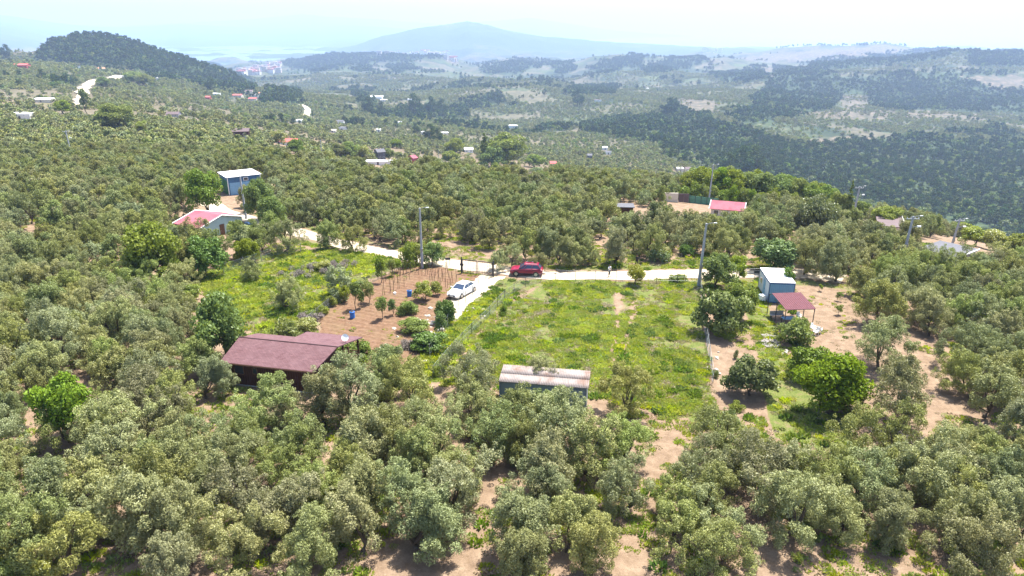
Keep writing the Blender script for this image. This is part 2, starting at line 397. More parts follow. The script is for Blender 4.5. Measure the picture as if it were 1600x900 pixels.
def strips(x, y): return (np.abs(fbm(x / 330, y / 330, 61, 3)) < .035 + .03 * fbm(x / 80, y / 80, 62, 2)) & (y > 620)
# ------------------------------------------------------------------ terrain sheet
Yr = list(np.arange(-40, 30, 4.)) + list(np.arange(30, 131, .8))
y_ = Yr[-1]; st = .8
while y_ < 23500: st = min(st * 1.03, y_ * .0125); y_ += st; Yr.append(y_)
Yr = np.array(Yr); NC = 400
W = np.linspace(-1.02, 1.02, NC)
YY, WW = np.meshgrid(Yr, W, indexing='ij'); XX = WW * (YY + 60)
ZZ = h(XX, YY)
ZZ = np.maximum(ZZ, SEA - 60)


nR = len(Yr)
idx = np.arange(nR * NC).reshape(nR, NC)
F = np.stack([idx[:-1, :-1], idx[:-1, 1:], idx[1:, 1:], idx[1:, :-1]], -1).reshape(-1, 4)
V = np.stack([XX, YY, ZZ], -1).reshape(-1, 3)
gx, gy = XX.ravel(), YY.ravel(); gm = grassmask(gx, gy)
PX, PY = project(gx, np.maximum(gy, 20), ZZ.ravel())
jx = fbm(gx / 40, gy / 40, 31, 3) * 9
for ln_ in [TRACK] + RUTS: gm = gm * (1 - .85 * np.clip(1.5 - segdist(gx, gy, ln_) / .6, 0, 1))
forest = ((tan_in(PX + jx, PY + jx * .5, PINES) & (gy > 380)) ).astype(float)
forest = np.maximum(forest, (gy > 5600) * (.45 + .55 * (fbm(gx / 500, gy / 500, 91, 4) > -.05)))
pv, pe, pq = plots(gx, gy); strp = strips(gx, gy)
forest = np.maximum(forest, strp * .8)
bare = (tan_in(PX + jx, PY + jx * .4, BAREZ) & (gy > 200)).astype(float)
rd = roaddist(gx, gy)
verge = np.clip(1 - np.abs(rd - 3.4) / 2.2, 0, 1) * (gy < 130)
me = np_mesh('ground', V, F, [], smooth=True)
for nm, val in (('plot', pv * (gy > 300)), ('grass', np.clip(gm + verge * .7, 0, 1)), ('forest', forest), ('bare', bare)):
    a = me.attributes.new(nm, 'FLOAT', 'POINT'); a.data.foreach_set('value', val.astype(np.float32))
m, t, o = newmat('earth and dry grass')
n1 = noise_tex(t, .9, 6, .65); n2 = noise_tex(t, .12, 4, .6); n3 = noise_tex(t, .012, 5, .6); n4 = noise_tex(t, 4.0, 4, .7)
n9 = noise_tex(t, 7.0, 5, .75)
soil = ramp(t, n1, [(.25, (.12, .080, .050)), (.5, (.205, .145, .097)), (.75, (.29, .215, .148))])
soil = mixc(t, ramp(t, n9, [(.30, (.75, .75, .75)), (.46, (0, 0, 0))]), soil, (.09, .062, .035))
soil = mixc(t, ramp(t, n9, [(.58, (0, 0, 0)), (.72, (.7, .7, .7))]), soil, (.40, .31, .22))
weed = ramp(t, n1, [(.3, (.055, .08, .018)), (.5, (.12, .145, .035)), (.64, (.17, .14, .07)), (.78, (.22, .165, .10))])
weed = mixc(t, ramp(t, n9, [(.34, (.8, .8, .8)), (.50, (0, 0, 0))]), weed, (.055, .062, .02))
weed = mixc(t, ramp(t, n9, [(.56, (0, 0, 0)), (.68, (.75, .75, .75))]), weed, (.26, .24, .11))
gatt = nd(t, 'Attribute', attribute_name='grass'); fa = nd(t, 'Attribute', attribute_name='forest'); ba = nd(t, 'Attribute', attribute_name='bare')
# weeds thin out in patches both inside and outside the green plots
wf = mth(t, 'ADD', mth(t, 'MULTIPLY', gatt.outputs['Fac'], .36), mth(t, 'MULTIPLY', n2, .55)); wf = mth(t, 'ADD', wf, mth(t, 'MULTIPLY', n1, .35))
wf = mth(t, 'ADD', wf, mth(t, 'MULTIPLY', n4, .22))
wfr = ramp(t, wf, [(.68, (0, 0, 0)), (.76, (1, 1, 1))])
near_c = mixc(t, wfr, soil, weed)
# beyond the scattered trees the olive groves read as fine speckle on the hillsides
sp = noise_tex(t, .075, 4, .75); geo = t.nodes.new('ShaderNodeNewGeometry'); sx = t.nodes.new('ShaderNodeSeparateXYZ'); t.links.new(geo.outputs['Position'], sx.inputs[0])
far_c = ramp(t, sp, [(.34, (.03, .048, .025)), (.47, (.055, .072, .036)), (.58, (.085, .095, .05)), (.72, (.17, .14, .095))])
n5 = noise_tex(t, .0035, 6, .65)
far_c = mixc(t, ramp(t, n5, [(.50, (0, 0, 0)), (.54, (.9, .9, .9))]), far_c, (.026, .042, .022))
far_c = mixc(t, ramp(t, n3, [(.54, (0, 0, 0)), (.60, (.5, .5, .5))]), far_c, (.10, .09, .06))
ff = ramp(t, mth(t, 'DIVIDE', sx.outputs[1], 3000.), [(.08, (0, 0, 0)), (.35, (1, 1, 1))])
c = mixc(t, ff, near_c, far_c)
pa = nd(t, 'Attribute', attribute_name='plot')
c = mixc(t, ramp(t, pa.outputs['Fac'], [(.62, (0, 0, 0)), (.7, (.35, .35, .35)), (.9, (.75, .75, .75))]), c, ramp(t, sp, [(.35, (.07, .068, .042)), (.6, (.15, .13, .088))]))
c = mixc(t, ramp(t, pa.outputs['Fac'], [(.02, (0, 0, 0)), (.1, (.6, .6, .6)), (.25, (0, 0, 0))]), c, (.07, .10, .03))
c = mixc(t, fa.outputs['Fac'], c, ramp(t, sp, [(.35, (.022, .038, .018)), (.6, (.055, .08, .036))]))
c = mixc(t, ba.outputs['Fac'], c, ramp(t, sp, [(.38, (.05, .06, .035)), (.5, (.10, .088, .06)), (.64, (.19, .15, .11))]))
bsdf(t, o, c, .95, spec=.1, bump=n9, bstr=.7, bdist=.08); me.materials.append(m); MAT_EARTH = m
g = link('ground', me); tag(g, kind='structure')
# ------------------------------------------------------------------ sea
m, t, o = newmat('sea water'); n = noise_tex(t, .02, 4, .6)
bsdf(t, o, (.03, .075, .09), .18, spec=.5, bump=n, bstr=.15, bdist=.6)
sv = [(-30000, 2600, SEA), (30000, 2600, SEA), (30000, 24000, SEA), (-30000, 24000, SEA)]
tag(mesh_obj('sea', sv, [(0, 1, 2, 3)], m), kind='structure')
# ------------------------------------------------------------------ haze
m, t, o = newmat('haze air'); v = t.nodes.new('ShaderNodeVolumePrincipled'); v.inputs['Density'].default_value = HAZE_DENSITY
v.inputs['Color'].default_value = (*HAZE_COLOR, 1); v.inputs['Anisotropy'].default_value = .25; t.links.new(v.outputs[0], o.inputs['Volume'])
ZTOP = max(CAMZ, float(ZZ.max())) + 6; ZZ_MIN = float(ZZ.min())
hb = MB().box(-32000, 32000, -400, 24500, ZZ_MIN - 1.5, ZTOP).build("haze", m); tag(hb, kind="stuff")

# ------------------------------------------------------------------ roads, drive and tilled plot
def ribbon(name, line, wd, mat, dz, wob=.35, step=1.2):
    pts = [Vector((x, y)) for x, y in line]; dense = []
    n = len(pts)
    for i in range(n - 1):
        p0, p1, p2, p3 = pts[max(i-1,0)], pts[i], pts[i+1], pts[min(i+2,n-1)]; k = max(1, int((p2-p1).length / step))
        for q in range(k):
            u = q / k; dense.append(.5 * ((2*p1) + (-p0+p2)*u + (2*p0-5*p1+4*p2-p3)*u*u + (-p0+3*p1-3*p2+p3)*u**3))
    dense.append(pts[-1]); L = []; nc = 6
    for i, p in enumerate(dense):
        d = (dense[min(i+1, len(dense)-1)] - dense[max(i-1, 0)]).normalized(); nn = Vector((-d.y, d.x))
        a = wd * (1 + wob * (mnoise.noise(Vector((i * .23, 1.3, 0))))) / 2; b = wd * (1 + wob * (mnoise.noise(Vector((i * .23, 7.7, 0))))) / 2
        for k in range(nc + 1): q = p + nn * (-a + (a + b) * k / nc); L.append((q.x, q.y))
    A = np.array(L); Z = h(A[:, 0], A[:, 1]) + dz; V = np.c_[A, Z]; n = len(dense)
    F = [(i*(nc+1)+k, i*(nc+1)+k+1, (i+1)*(nc+1)+k+1, (i+1)*(nc+1)+k) for i in range(n-1) for k in range(nc)]
    ob = mesh_obj(name, V, F, mat, smooth=True); return tag(ob, kind='structure')
m, t, o = newmat('pale gravel road'); n1 = noise_tex(t, 1.1, 6, .7); n2 = noise_tex(t, .25, 3, .6)
c = ramp(t, n1, [(.3, (.27, .22, .155)), (.5, (.41, .345, .26)), (.7, (.52, .46, .37))])
c = mixc(t, ramp(t, n2, [(.5, (0, 0, 0)), (.75, (.5, .5, .5))]), c, (.50, .42, .27)); bsdf(t, o, c, .95, spec=.1, bump=n1, bstr=.6, bdist=.05); MAT_ROAD = m
ribbon('gravel_road', ROAD_LINE, 3.5, MAT_ROAD, .05)
ribbon('gravel_road', ROAD2, 4.5, MAT_ROAD, .12)
ribbon('hill_road', HILLROADS[0][0], 11, MAT_ROAD, .9, .6, 6)
ribbon('hill_road', HILLROADS[1][0], 8, MAT_ROAD, .9, .3, 6)
ribbon('hill_road', HILLROADS[3][0], 6, MAT_ROAD, .3, .3, 3)
ribbon('dirt_road', HILLROADS[2][0], 6, MAT_ROAD, .7, .3, 6)
def sheet(name, poly, mat, dz, step=.6, hf=None):
    P = np.array(poly); x0, y0 = P.min(0); x1, y1 = P.max(0)
    xs = np.arange(x0, x1 + step, step); ys = np.arange(y0, y1 + step, step); A, B = np.meshgrid(xs, ys, indexing='ij')
    jx = A + .5 * fbm(A / 1.7, B / 1.7, 5, 2); jy = B + .5 * fbm(A / 1.7, B / 1.7, 6, 2); ins = inpoly(jx, jy, poly)
    Z = h(A, B) + dz + (hf(A, B) if hf else 0); I = np.arange(A.size).reshape(A.shape)
    ok = ins[:-1, :-1] & ins[1:, :-1] & ins[1:, 1:] & ins[:-1, 1:]
    F = np.stack([I[:-1, :-1][ok], I[1:, :-1][ok], I[1:, 1:][ok], I[:-1, 1:][ok]], -1)
    ob = link(name, np_mesh(name, np.stack([A, B, Z], -1).reshape(-1, 3), F, mat, smooth=True)); return tag(ob, kind='structure')
sheet('gravel_driveway', DRIVE, MAT_ROAD, .045, .16)
m, t, o = newmat('tilled earth'); n1 = noise_tex(t, 2.5, 6, .7); n2 = noise_tex(t, .35, 3, .6)
c = ramp(t, n1, [(.3, (.10, .056, .033)), (.5, (.155, .092, .056)), (.72, (.215, .14, .09))]); c = mixc(t, ramp(t, n2, [(.45, (0, 0, 0)), (.7, (.45, .45, .45))]), c, (.16, .12, .065))
bsdf(t, o, c, .95, spec=.1, bump=n1, bstr=.7, bdist=.06); MAT_TILL = m
_ax = Vector((PLOT[2][0] - PLOT[0][0], PLOT[2][1] - PLOT[0][1])).normalized()
def furrow(A, B): return .07 * (1 + np.sin((-_ax.y * A + _ax.x * B) * 2 * math.pi / .9 + .5 * fbm(A, B, 4, 2))) * sstep(-.3, .2, fbm(A / 6, B / 6, 8, 2))
sheet('tilled_plot', PLOT, MAT_TILL, .02, .2, furrow)

# ------------------------------------------------------------------ foliage
def unit(a): return a / np.maximum(np.linalg.norm(a, axis=1, keepdims=True), 1e-9)
def foliage(name, C, Rr, n, L, Wd, mat, r, flat=.85, up=.25, shell=.5, tang=.6):
    """n small leaf faces spread through puffs with centres C and radii Rr"""
    C = np.asarray(C, float); Rr = np.asarray(Rr, float)
    p = Rr ** 2; k = r.choice(len(C), n, p=p / p.sum()); cc = C[k]; rr = Rr[k]
    d = unit(r.normal(size=(n, 3)) + np.array([0, 0, up])); rad = rr * (shell + (1.05 - shell) * r.random(n) ** .6)
    pos = cc + d * rad[:, None] * np.array([1, 1, flat])
    nn = unit(d * .75 + r.normal(size=(n, 3)) * .5 + np.array([0, 0, .25]))
    a = unit(np.cross(nn, r.normal(size=(n, 3))) + d * .35 + np.array([0, 0, .2]))
    b = unit(np.cross(nn, a))
    l = (L * (.65 + .7 * r.random(n)))[:, None]; wd = (Wd * (.7 + .6 * r.random(n)))[:, None]
    V = np.stack([pos - a * l * .5, pos + b * wd * .5 - a * l * .05, pos + a * l * .5, pos - b * wd * .5 - a * l * .05], 1).reshape(-1, 3)
    F = np.arange(n * 4).reshape(n, 4)
    pt = r.random(len(C)); col = np.clip(.5 + (r.random(n) - .5) * .75 + (pt[k] - .5) * .45, 0, 1)
    return np_mesh(name, V, F, mat, col=col)
def puffs(r, H, Wd, base, n, rmin, rmax, lobes=4, crown=.5):
    """puff centres on an uneven dome; H total height, base of crown, Wd width"""
    C, Q = [], []; ph = r.random(6) * 6.28; lb = [(r.random() * 6.28, .25 + .5 * r.random()) for _ in range(lobes)]
    for i in range(n):
        t = r.random() ** .7; el = math.asin(min(1, t)) if r.random() < .85 else -.3 * r.random(); az = r.random() * 6.28
        q = 1 + .16 * math.sin(2 * az + ph[0]) + .12 * math.sin(3 * az + ph[1]) + .1 * math.sin(5 * el + ph[2])
        s = (.62 + .38 * r.random() ** .5) if r.random() < .8 else .3 + .4 * r.random()
        x = math.cos(el) * math.cos(az) * Wd / 2 * q * s * .86; y = math.cos(el) * math.sin(az) * Wd / 2 * q * s * .86
        z = base + (H - base) * (crown * .6 + (1 - crown * .6) * math.sin(el) * q * s * .92) if el > 0 else base + (H - base) * (.3 + .25 * el)
        C.append((x, y, z)); Q.append(rmin + (rmax - rmin) * r.random())
    return np.array(C), np.array(Q)
def trunk_mb(r, H, Wd, base, th, nl=5, C=None, fork=.35):
    mb = MB(); f = base * (fork + .35); lean = Vector((r.normal() * .08, r.normal() * .08, 0)) * H
    top = Vector((lean.x, lean.y, f)); mb.tube([(0, 0, -.25), (lean.x * .2, lean.y * .2, f * .4), top], [th * 1.25, th * .9, th * .75], 7)
    for i in range(nl):
        a = 6.28 * i / nl + r.random() * .8
        if C is not None:
            ok_ = [q for q in C if math.hypot(q[0], q[1]) < Wd * .30 and q[2] > f + .3]; e = Vector(ok_[int(r.integers(len(ok_)))]) if ok_ else Vector((0, 0, H * .6))
        else: e = Vector((math.cos(a) * Wd * .33, math.sin(a) * Wd * .33, base + (H - base) * .55))
        mid = top.lerp(e, .5) + Vector((math.cos(a), math.sin(a), .2)) * Wd * .05
        mb.tube([top - Vector((0, 0, .08)), mid, e], [th * .55, th * .34, th * .1], 5, cap=False)
    return mb
M_OLIVE = leafmat('olive leaves', (.060, .076, .018), (.190, .208, .064), (.365, .37, .155), (.25, .27, .11), .16, .04, .22)
M_OLIVE_S = leafmat('olive leaves far', (.056, .074, .022), (.170, .192, .074), (.33, .345, .175), (.25, .27, .11), .14, 0, .22, True)
M_GREEN = leafmat('bright green leaves', (.055, .085, .014), (.135, .185, .032), (.255, .305, .062), (.19, .24, .045), .32, .03, .15)
M_DARK = leafmat('dark fig leaves', (.035, .065, .012), (.10, .155, .030), (.20, .27, .06), (.14, .19, .045), .22, .04, .12)
M_YEL = leafmat('yellow green leaves', (.10, .12, .012), (.20, .24, .025), (.34, .36, .06), (.26, .28, .05), .35, .1, .12)
M_PINE = leafmat('pine needles', (.014, .030, .012), (.044, .078, .028), (.115, .165, .055), (.06, .09, .035), .1, 0, .2, True)
M_SOFT = leafmat('soft green leaves', (.06, .085, .02), (.12, .16, .035), (.20, .24, .07), (.16, .2, .06), .3, .1, .15)
M_BARK = simple('bark', (.085, .065, .048), .95, var=.35, scale=6, bstr=.6)
M_WHITEBARK = simple('limewashed bark', (.55, .53, .50), .9, var=.2, scale=6)
def olive_puffs(r, H, Wd, base, n, r0, r1):
    """an uneven, nearly full crown: low skirts, several heads, hollows between"""
    heads = [(r.normal() * Wd * .17, r.normal() * Wd * .17, .75 + .3 * r.random()) for _ in range(int(r.integers(2, 5)))]; C, Q = [], []
    ph = r.random(4) * 6.28
    while len(C) < n:
        hx, hy, hs = heads[int(r.integers(len(heads)))]; az = r.random() * 6.28; t = r.random() ** .85
        q = 1 + .2 * math.sin(2 * az + ph[0]) + .15 * math.sin(3 * az + ph[1]); prof = math.sqrt(max(0, 1 - (t * .98) ** 2.4)) * (.72 + .28 * min(1, t / .25))
        s = (.7 + .3 * r.random()) if r.random() < .78 else .25 + .45 * r.random()
        if math.sin(az * 2 + ph[2]) + math.sin(t * 9 + ph[3]) > 1.45: continue
        C.append((hx + math.cos(az) * Wd * .40 * q * s * prof, hy + math.sin(az) * Wd * .40 * q * s * prof, base + (H - base) * t * hs * .93)); Q.append(r0 + (r1 - r0) * r.random())
    return np.array(C), np.array(Q)
def olive_mesh(seed, lod):
    r = np.random.default_rng(seed); H = 4.2 + 1.3 * r.random(); Wd = 4.3 + 1.3 * r.random(); base = .45 + .5 * r.random() ** 2
    if lod == 0:
        C, Q = olive_puffs(r, H, Wd, base, int(62 + 16 * r.random()), .27, .58); k = int(60 + 20 * r.random())
        up = C[:k] + np.c_[r.normal(size=(len(C[:k]), 2)) * .35, .22 + .42 * r.random(len(C[:k]))]; C = np.r_[C, up]; Q = np.r_[Q, .13 + .17 * r.random(len(up))]
        return foliage('olive crown', C, Q, int(19000 + 5000 * r.random()), .165, .056, M_OLIVE, r, flat=1.12), trunk_mb(r, H, Wd, max(base, .9), .17, 6, C)
    if lod == 1:
        C, Q = olive_puffs(r, H, Wd, base, 42, .34, .66)
        return foliage('olive crown', C, Q, 5200, .27, .115, M_OLIVE_S, r, flat=1.1), trunk_mb(r, H, Wd, max(base, .9), .17, 3, C)
    C, Q = olive_puffs(r, H * .95, Wd, base * .5, 12, .7, 1.15)
    return foliage('olive crown', C, Q, 260, .95, .55, M_OLIVE_S, r), None
def merge(name, me, tmb, mat2):
    """one mesh from a crown and a trunk, for the copies that show too small to have parts"""
    if tmb is None: me.name = name; return me
    n = len(me.vertices); V = np.zeros(n * 3, np.float32); me.vertices.foreach_get('co', V); V = V.reshape(-1, 3)
    tint = np.zeros(len(me.polygons), np.float32); me.attributes['tint'].data.foreach_get('value', tint)
    F = np.arange(n).reshape(-1, 4); tf = [q for q in tmb.f if len(q) == 4]
    V2 = np.r_[V, np.array(tmb.v)]; F2 = np.r_[F, np.array(tf) + n]
    return np_mesh(name, V2, F2, [me.materials[0], mat2], mi=np.r_[np.zeros(len(F)), np.ones(len(tf))], col=np.r_[tint, np.zeros(len(tf))])
def species(kind, seed, hi=True):
    r = np.random.default_rng(seed)
    P = dict(broad=(4.6, 4.8, .55, 44, .45, .9, M_GREEN, 9000, .26, .17, .15), fig=(4.2, 5.0, .3, 44, .5, .9, M_DARK, 7500, .30, .22, .14),
             yellow=(3.6, 3.8, .6, 30, .4, .8, M_YEL, 6500, .24, .15, .12), soft=(3.0, 4.6, .2, 34, .5, .9, M_SOFT, 8000, .2, .12, .1),
             small=(2.2, 1.6, .7, 11, .22, .42, M_GREEN, 1500, .15, .1, .045), darksmall=(2.4, 1.3, .6, 11, .25, .4, M_DARK, 1600, .15, .1, .05),
             bush=(1.5, 2.4, .0, 20, .3, .55, M_GREEN, 2600, .18, .11, .05), scrub=(1.0, 1.6, .0, 12, .25, .4, M_SOFT, 1200, .14, .09, .03))[kind]
    H, Wd, b, n, r0, r1, mt, nl, L, lw, th = P; H *= .95 + .1 * r.random()
    C, Q = puffs(r, H, Wd, b, n, r0, r1, crown=.5); e_ = max(3, n // 6); C = np.r_[C, np.c_[r.normal(size=(e_, 2)) * Wd * .13, b + (H - b) * (.55 + .35 * r.random(e_))]]; Q = np.r_[Q, np.full(e_, r1)]
    if kind in ('bush', 'scrub', 'soft'): C[:, 2] = np.maximum(C[:, 2] - .25 * H * (np.hypot(C[:, 0], C[:, 1]) / (Wd / 2)), r0 * .6)
    return foliage(kind + ' crown', C, Q, nl, L, lw, mt, r), trunk_mb(r, H, Wd, max(b, .5), th, 5, C)
def pine_mesh(seed, n=420, H=9., Wd=6.0, L=.95, lw=.5, cone=.55):
    r = np.random.default_rng(seed); C, Q = [], []
    for i in range(22):
        z = r.random() ** .8; rad = Wd / 2 * (1 - cone * z ** 1.6) * (.35 + .65 * r.random()); a = r.random() * 6.28
        C.append((rad * math.cos(a), rad * math.sin(a), H * (.25 + .68 * z))); Q.append(.75 + .5 * r.random())
    return foliage('pine crown', C, Q, n, L, lw, M_PINE, r, up=.4), MB().tube([(0, 0, -1), (0, 0, H * .6)], [.2, .1], 5)
def column_mesh(kind, seed, H, Wd, n, mat, L, lw):
    r = np.random.default_rng(seed); C, Q = [], []
    for i in range(46):
        z = r.random(); pr = (min(1, z * 5) * (1 - z ** (3 if kind == 'poplar' else 2.2))) ** .7
        rad = Wd * .32 * pr * r.random(); a = r.random() * 6.28; C.append((rad * math.cos(a), rad * math.sin(a), H * (.06 + .9 * z))); Q.append(Wd * .2 * max(.35, pr))
    return foliage(kind + ' crown', C, Q, n, L, lw, mat, r, up=.8), MB().tube([(0, 0, -.3), (0, 0, H * .5)], [.14, .06], 5)

# ------------------------------------------------------------------ scatter of the trees past the nearest three hundred
def scatter(name, pts, rot, scl, idx, meshes):
    """one object: points that carry shared tree meshes through a node tree"""
    col = bpy.data.collections.new(name + ' kinds')
    for i, me in enumerate(meshes):
        ob = bpy.data.objects.new('%s_kind_%02d' % (name, i), me); col.objects.link(ob)
    me = bpy.data.meshes.new(name); me.vertices.add(len(pts)); me.vertices.foreach_set('co', np.asarray(pts, np.float32).ravel())
    for nm, ty, v in (('rz', 'FLOAT', rot), ('sc', 'FLOAT', scl), ('ki', 'INT', idx)):
        a = me.attributes.new(nm, ty, 'POINT'); a.data.foreach_set('value', np.asarray(v, np.int32 if ty == 'INT' else np.float32))
    ob = bpy.data.objects.new(name, me); COL.objects.link(ob)
    ng = bpy.data.node_groups.new(name + ' scatter', 'GeometryNodeTree')
    ng.interface.new_socket('Geometry', in_out='INPUT', socket_type='NodeSocketGeometry'); ng.interface.new_socket('Geometry', in_out='OUTPUT', socket_type='NodeSocketGeometry')
    N = ng.nodes; gi = N.new('NodeGroupInput'); go = N.new('NodeGroupOutput'); ci = N.new('GeometryNodeCollectionInfo'); ci.inputs['Collection'].default_value = col
    ci.inputs['Separate Children'].default_value = True; ci.inputs['Reset Children'].default_value = True
    ip = N.new('GeometryNodeInstanceOnPoints'); ip.inputs['Pick Instance'].default_value = True
    def att(nm, ty):
        a = N.new('GeometryNodeInputNamedAttribute'); a.data_type = ty; a.inputs[0].default_value = nm; return a.outputs[0]
    cx = N.new('ShaderNodeCombineXYZ'); ng.links.new(att('rz', 'FLOAT'), cx.inputs[2]); ng.links.new(cx.outputs[0], ip.inputs['Rotation'])
    cs = N.new('ShaderNodeCombineXYZ'); s_ = att('sc', 'FLOAT')
    for k in range(3): ng.links.new(s_, cs.inputs[k])
    ng.links.new(cs.outputs[0], ip.inputs['Scale']); ng.links.new(att('ki', 'INT'), ip.inputs['Instance Index'])
    mp = N.new('GeometryNodeMeshToPoints'); ng.links.new(gi.outputs[0], mp.inputs[0]); ng.links.new(mp.outputs[0], ip.inputs['Points'])
    ng.links.new(ci.outputs[0], ip.inputs['Instance']); ng.links.new(ip.outputs[0], go.inputs[0])
    md = ob.modifiers.new('scatter', 'NODES'); md.node_group = ng
    return ob
# skyline of the ground as seen, to leave out what no one can see
NB = 340; HB = np.linspace(-100, 1700, NB); YB = 40 * 1.012 ** np.arange(500)
AA, BB = np.meshgrid((HB - 800) / (FPX * 1.045), YB); GZ = h(AA * BB, BB); _px, GPY = project(AA * BB, BB, GZ)
MINPY = np.minimum.accumulate(GPY, axis=0)
def visible(x, y, z, top, slack=6):
    px, py = project(x, y, z + top); k = np.clip(np.searchsorted(YB, y * .985) - 1, 0, 499); b = np.clip(((u2px(x, y) + 100) / 1800 * (NB - 1)).round().astype(int), 0, NB - 1)
    return (px > -90) & (px < 1690) & (py < 1010) & (py < MINPY[k, b] + slack)
def jgrid(y0, y1, sp, r, jit=.3):
    ys = np.arange(y0, y1, sp * .87); out = []
    for i, y in enumerate(ys):
        half = (y * .83 + 12); xs = np.arange(-half, half, sp) + (i % 2) * sp / 2
        out.append(np.c_[xs + r.uniform(-jit, jit, len(xs)) * sp, np.full(len(xs), y) + r.uniform(-jit, jit, len(xs)) * sp])
    return np.concatenate(out)
# ------------------------------------------------------------------ olive trees one by one
OL_HI = [olive_mesh(100 + i, 0) for i in range(9)]
OL_HI = [(a, b.build('trunk', M_BARK)) for a, b in OL_HI]
OL_TR = [b.data for a, b in OL_HI]
for a, b in OL_HI: bpy.data.objects.remove(b)
OL_ME = [merge('olive tree', *olive_mesh(200 + i, 1), M_BARK) for i in range(7)]
OL_LO = [olive_mesh(300 + i, 2)[0] for i in range(5)]
SPECIAL_OL = [ # px, py of trunk foot, scale, label
 (1372,578,1.02,'olive tree with a forked trunk on bare soil, above the bushy twin crowned olive'),
 (1412,657,1.05,'bushy twin crowned olive tree on orange soil with a dark pool of shade'),
 (1537,652,1.1,'olive tree on bare soil at the edge of the grove with long broken shade'),
 (1372,500,1.15,'wide olive tree with several stems beside the bare ground by the carport'),
 (452,480,.78,'open crowned young olive standing alone in the green meadow'),
 (546,391,.8,'thin double stemmed olive on the meadow edge beside the gravel road'),
 (514,389,.85,'olive tree beside the gravel road just before the thin double stemmed one'),
 (398,437,.55,'tiny olive sapling in the middle of the meadow'),
 (722,622,.9,'olive tree with tall twin crown beside the grey roofed shed'),
 (985,645,.9,'round olive tree at the bottom edge of the weedy plot'),
 (838,425,.55,'small olive partly hiding the rear of the red car'),
 (800,420,.75,'small grey olive between the farm gate and the red car'),
 (322,622,.8,'dark olive next to the end of the wooden cabin'),
 (600,622,.95,'olive tree filling the gap between cabin porch and rubble bushes'),
 (650,640,.95,'olive tree at the foot of the fenced grass strip'),
 (852,676,.80,'olive tree growing against the front wall of the grey roofed shed'),
 (900,375,.9,'olive tree on bare soil above the road, straight over the weedy plot'),
 (930,412,.45,'low olive bush at the road edge near the walking people'),
 (1255,430,.95,'olive tree beside the white roofed container, overhanging the road end'),
 (1305,440,1.0,'olive tree at the end of the gravel road on brown soil'),
 (205,395,1.25,'big dark olive standing on bare soil high in the grove'),
 (50,350,1.15,'large dark olive with visible trunk on an orange soil patch'),
 (126,300,1.0,'dark olive over a shaded hollow of bare earth'),
 (285,455,.9,'olive with bare lower stems at the meadow corner'),
 (508,668,.95,'olive tree in front of the dark plank wall of the cabin'),
 (456,668,.72,'small olive between two bigger ones in front of the cabin wall'),
 (395,678,.98,'olive tree before the blind end of the cabin wall'),
 (560,655,1.0,'olive tree in front of the cabin porch corner'),
]
SX, SY = [], []
olives = []
for q in SPECIAL_OL:
    p = at(q[0], q[1]); olives.append((p.x, p.y, q[2], q[3]))
def keep_out(x, y, pad=0):
    bad = np.zeros(len(x), bool)
    for P in (LOT, STRIP, MEADOW, PLOT, DRIVE, RIGHTP, CABIN, SHED_AREA): bad |= inpoly(x, y, P)
    bad |= roaddist(x, y) < 3.6
    for g_ in GAPS: bad |= segdist(x, y, g_) < 1.35
    bad |= clear_near(x, y)
    return bad
SHED_AREA = [tuple(un(*p)[:2]) for p in [(775,575,2.5),(930,583,2.5),(930,612,2.3),(775,602,2.3)]]
CLEAR = [] # (px, py, z, radius) houses and lone trees past the road
for a in [(330,350,1,8),(375,290,1,8),(1140,325,1,7),(990,328,1,5),(1025,335,1,4),(1385,325,1,9),(1375,350,0,6),(1215,395,1,3.5),(1490,392,1,9),(1055,318,1,5),(345,545,1,3.5),(1270,350,1,5),
          (1112,440,1,3),(300,330,1,5),(405,352,1,4),(50,368,0,3.5),(130,310,0,3.5),(235,425,1,5.5),(720,395,0,3.5),(930,392,0,4),(1020,390,0,3.5),(1180,395,0,4),(660,390,0,3.5),(700,360,0,3.5),(130,640,1,4),(90,655,1,4),(340,425,0,3),(200,470,0,2),(820,390,0,3.2),(1060,410,0,3.5),(960,400,0,3.5),(500,405,0,3)]:
    p = at(a[0], a[1]); CLEAR.append((p.x, p.y, a[3]))
def clear_near(x, y):
    b = np.zeros(len(x), bool)
    for cx, cy, cr in CLEAR: b |= np.hypot(x - cx, y - cy) < cr
    return b
r = np.random.default_rng(11)
# sight lines the groves leave open: (px0, px1, top, bottom) of what shows, and how far it stands
OPEN = [(343,492,522,592,56),(492,562,520,560,58),(776,822,570,612,53),(886,924,575,628,53),(815,838,570,612,53),(822,886,570,592,53),(690,760,440,582,60),(622,700,440,556,62),(925,1110,440,596,60),(1108,1335,440,640,58),(1335,1345,440,520,60),
 (285,350,326,352,128),(346,384,334,348,125),(336,410,262,291,180),(1107,1174,307,329,165),(1062,1345,276,306,190),(962,1002,315,330,150),(1038,1108,300,318,165),(1356,1398,303,320,190),(1392,1420,330,352,150),(1372,1392,330,340,150),(1444,1532,372,388,150),
 (352,392,322,342,120),(480,512,366,379,100),(520,620,378,402,98),(300,342,300,334,140),(388,450,310,352,110),(1168,1244,378,424,90),(1185,1330,420,440,90),(1262,1335,440,520,70),(300,640,415,440,80),(395,500,400,520,68),(305,400,425,472,84),(392,480,430,522,84),(1080,1125,450,600,88),(500,560,425,470,70),(205,285,345,420,85),(1238,1302,322,352,125),(1352,1396,335,350,150),
 (1480,1600,350,378,200),(1318,1345,290,330,180),(500,690,400,560,64),(1340,1460,560,585,60),(20,100,300,352,110),(1225,1310,540,650,50),(1130,1200,540,620,54),(75,175,605,665,48),(370,480,585,592,56)]
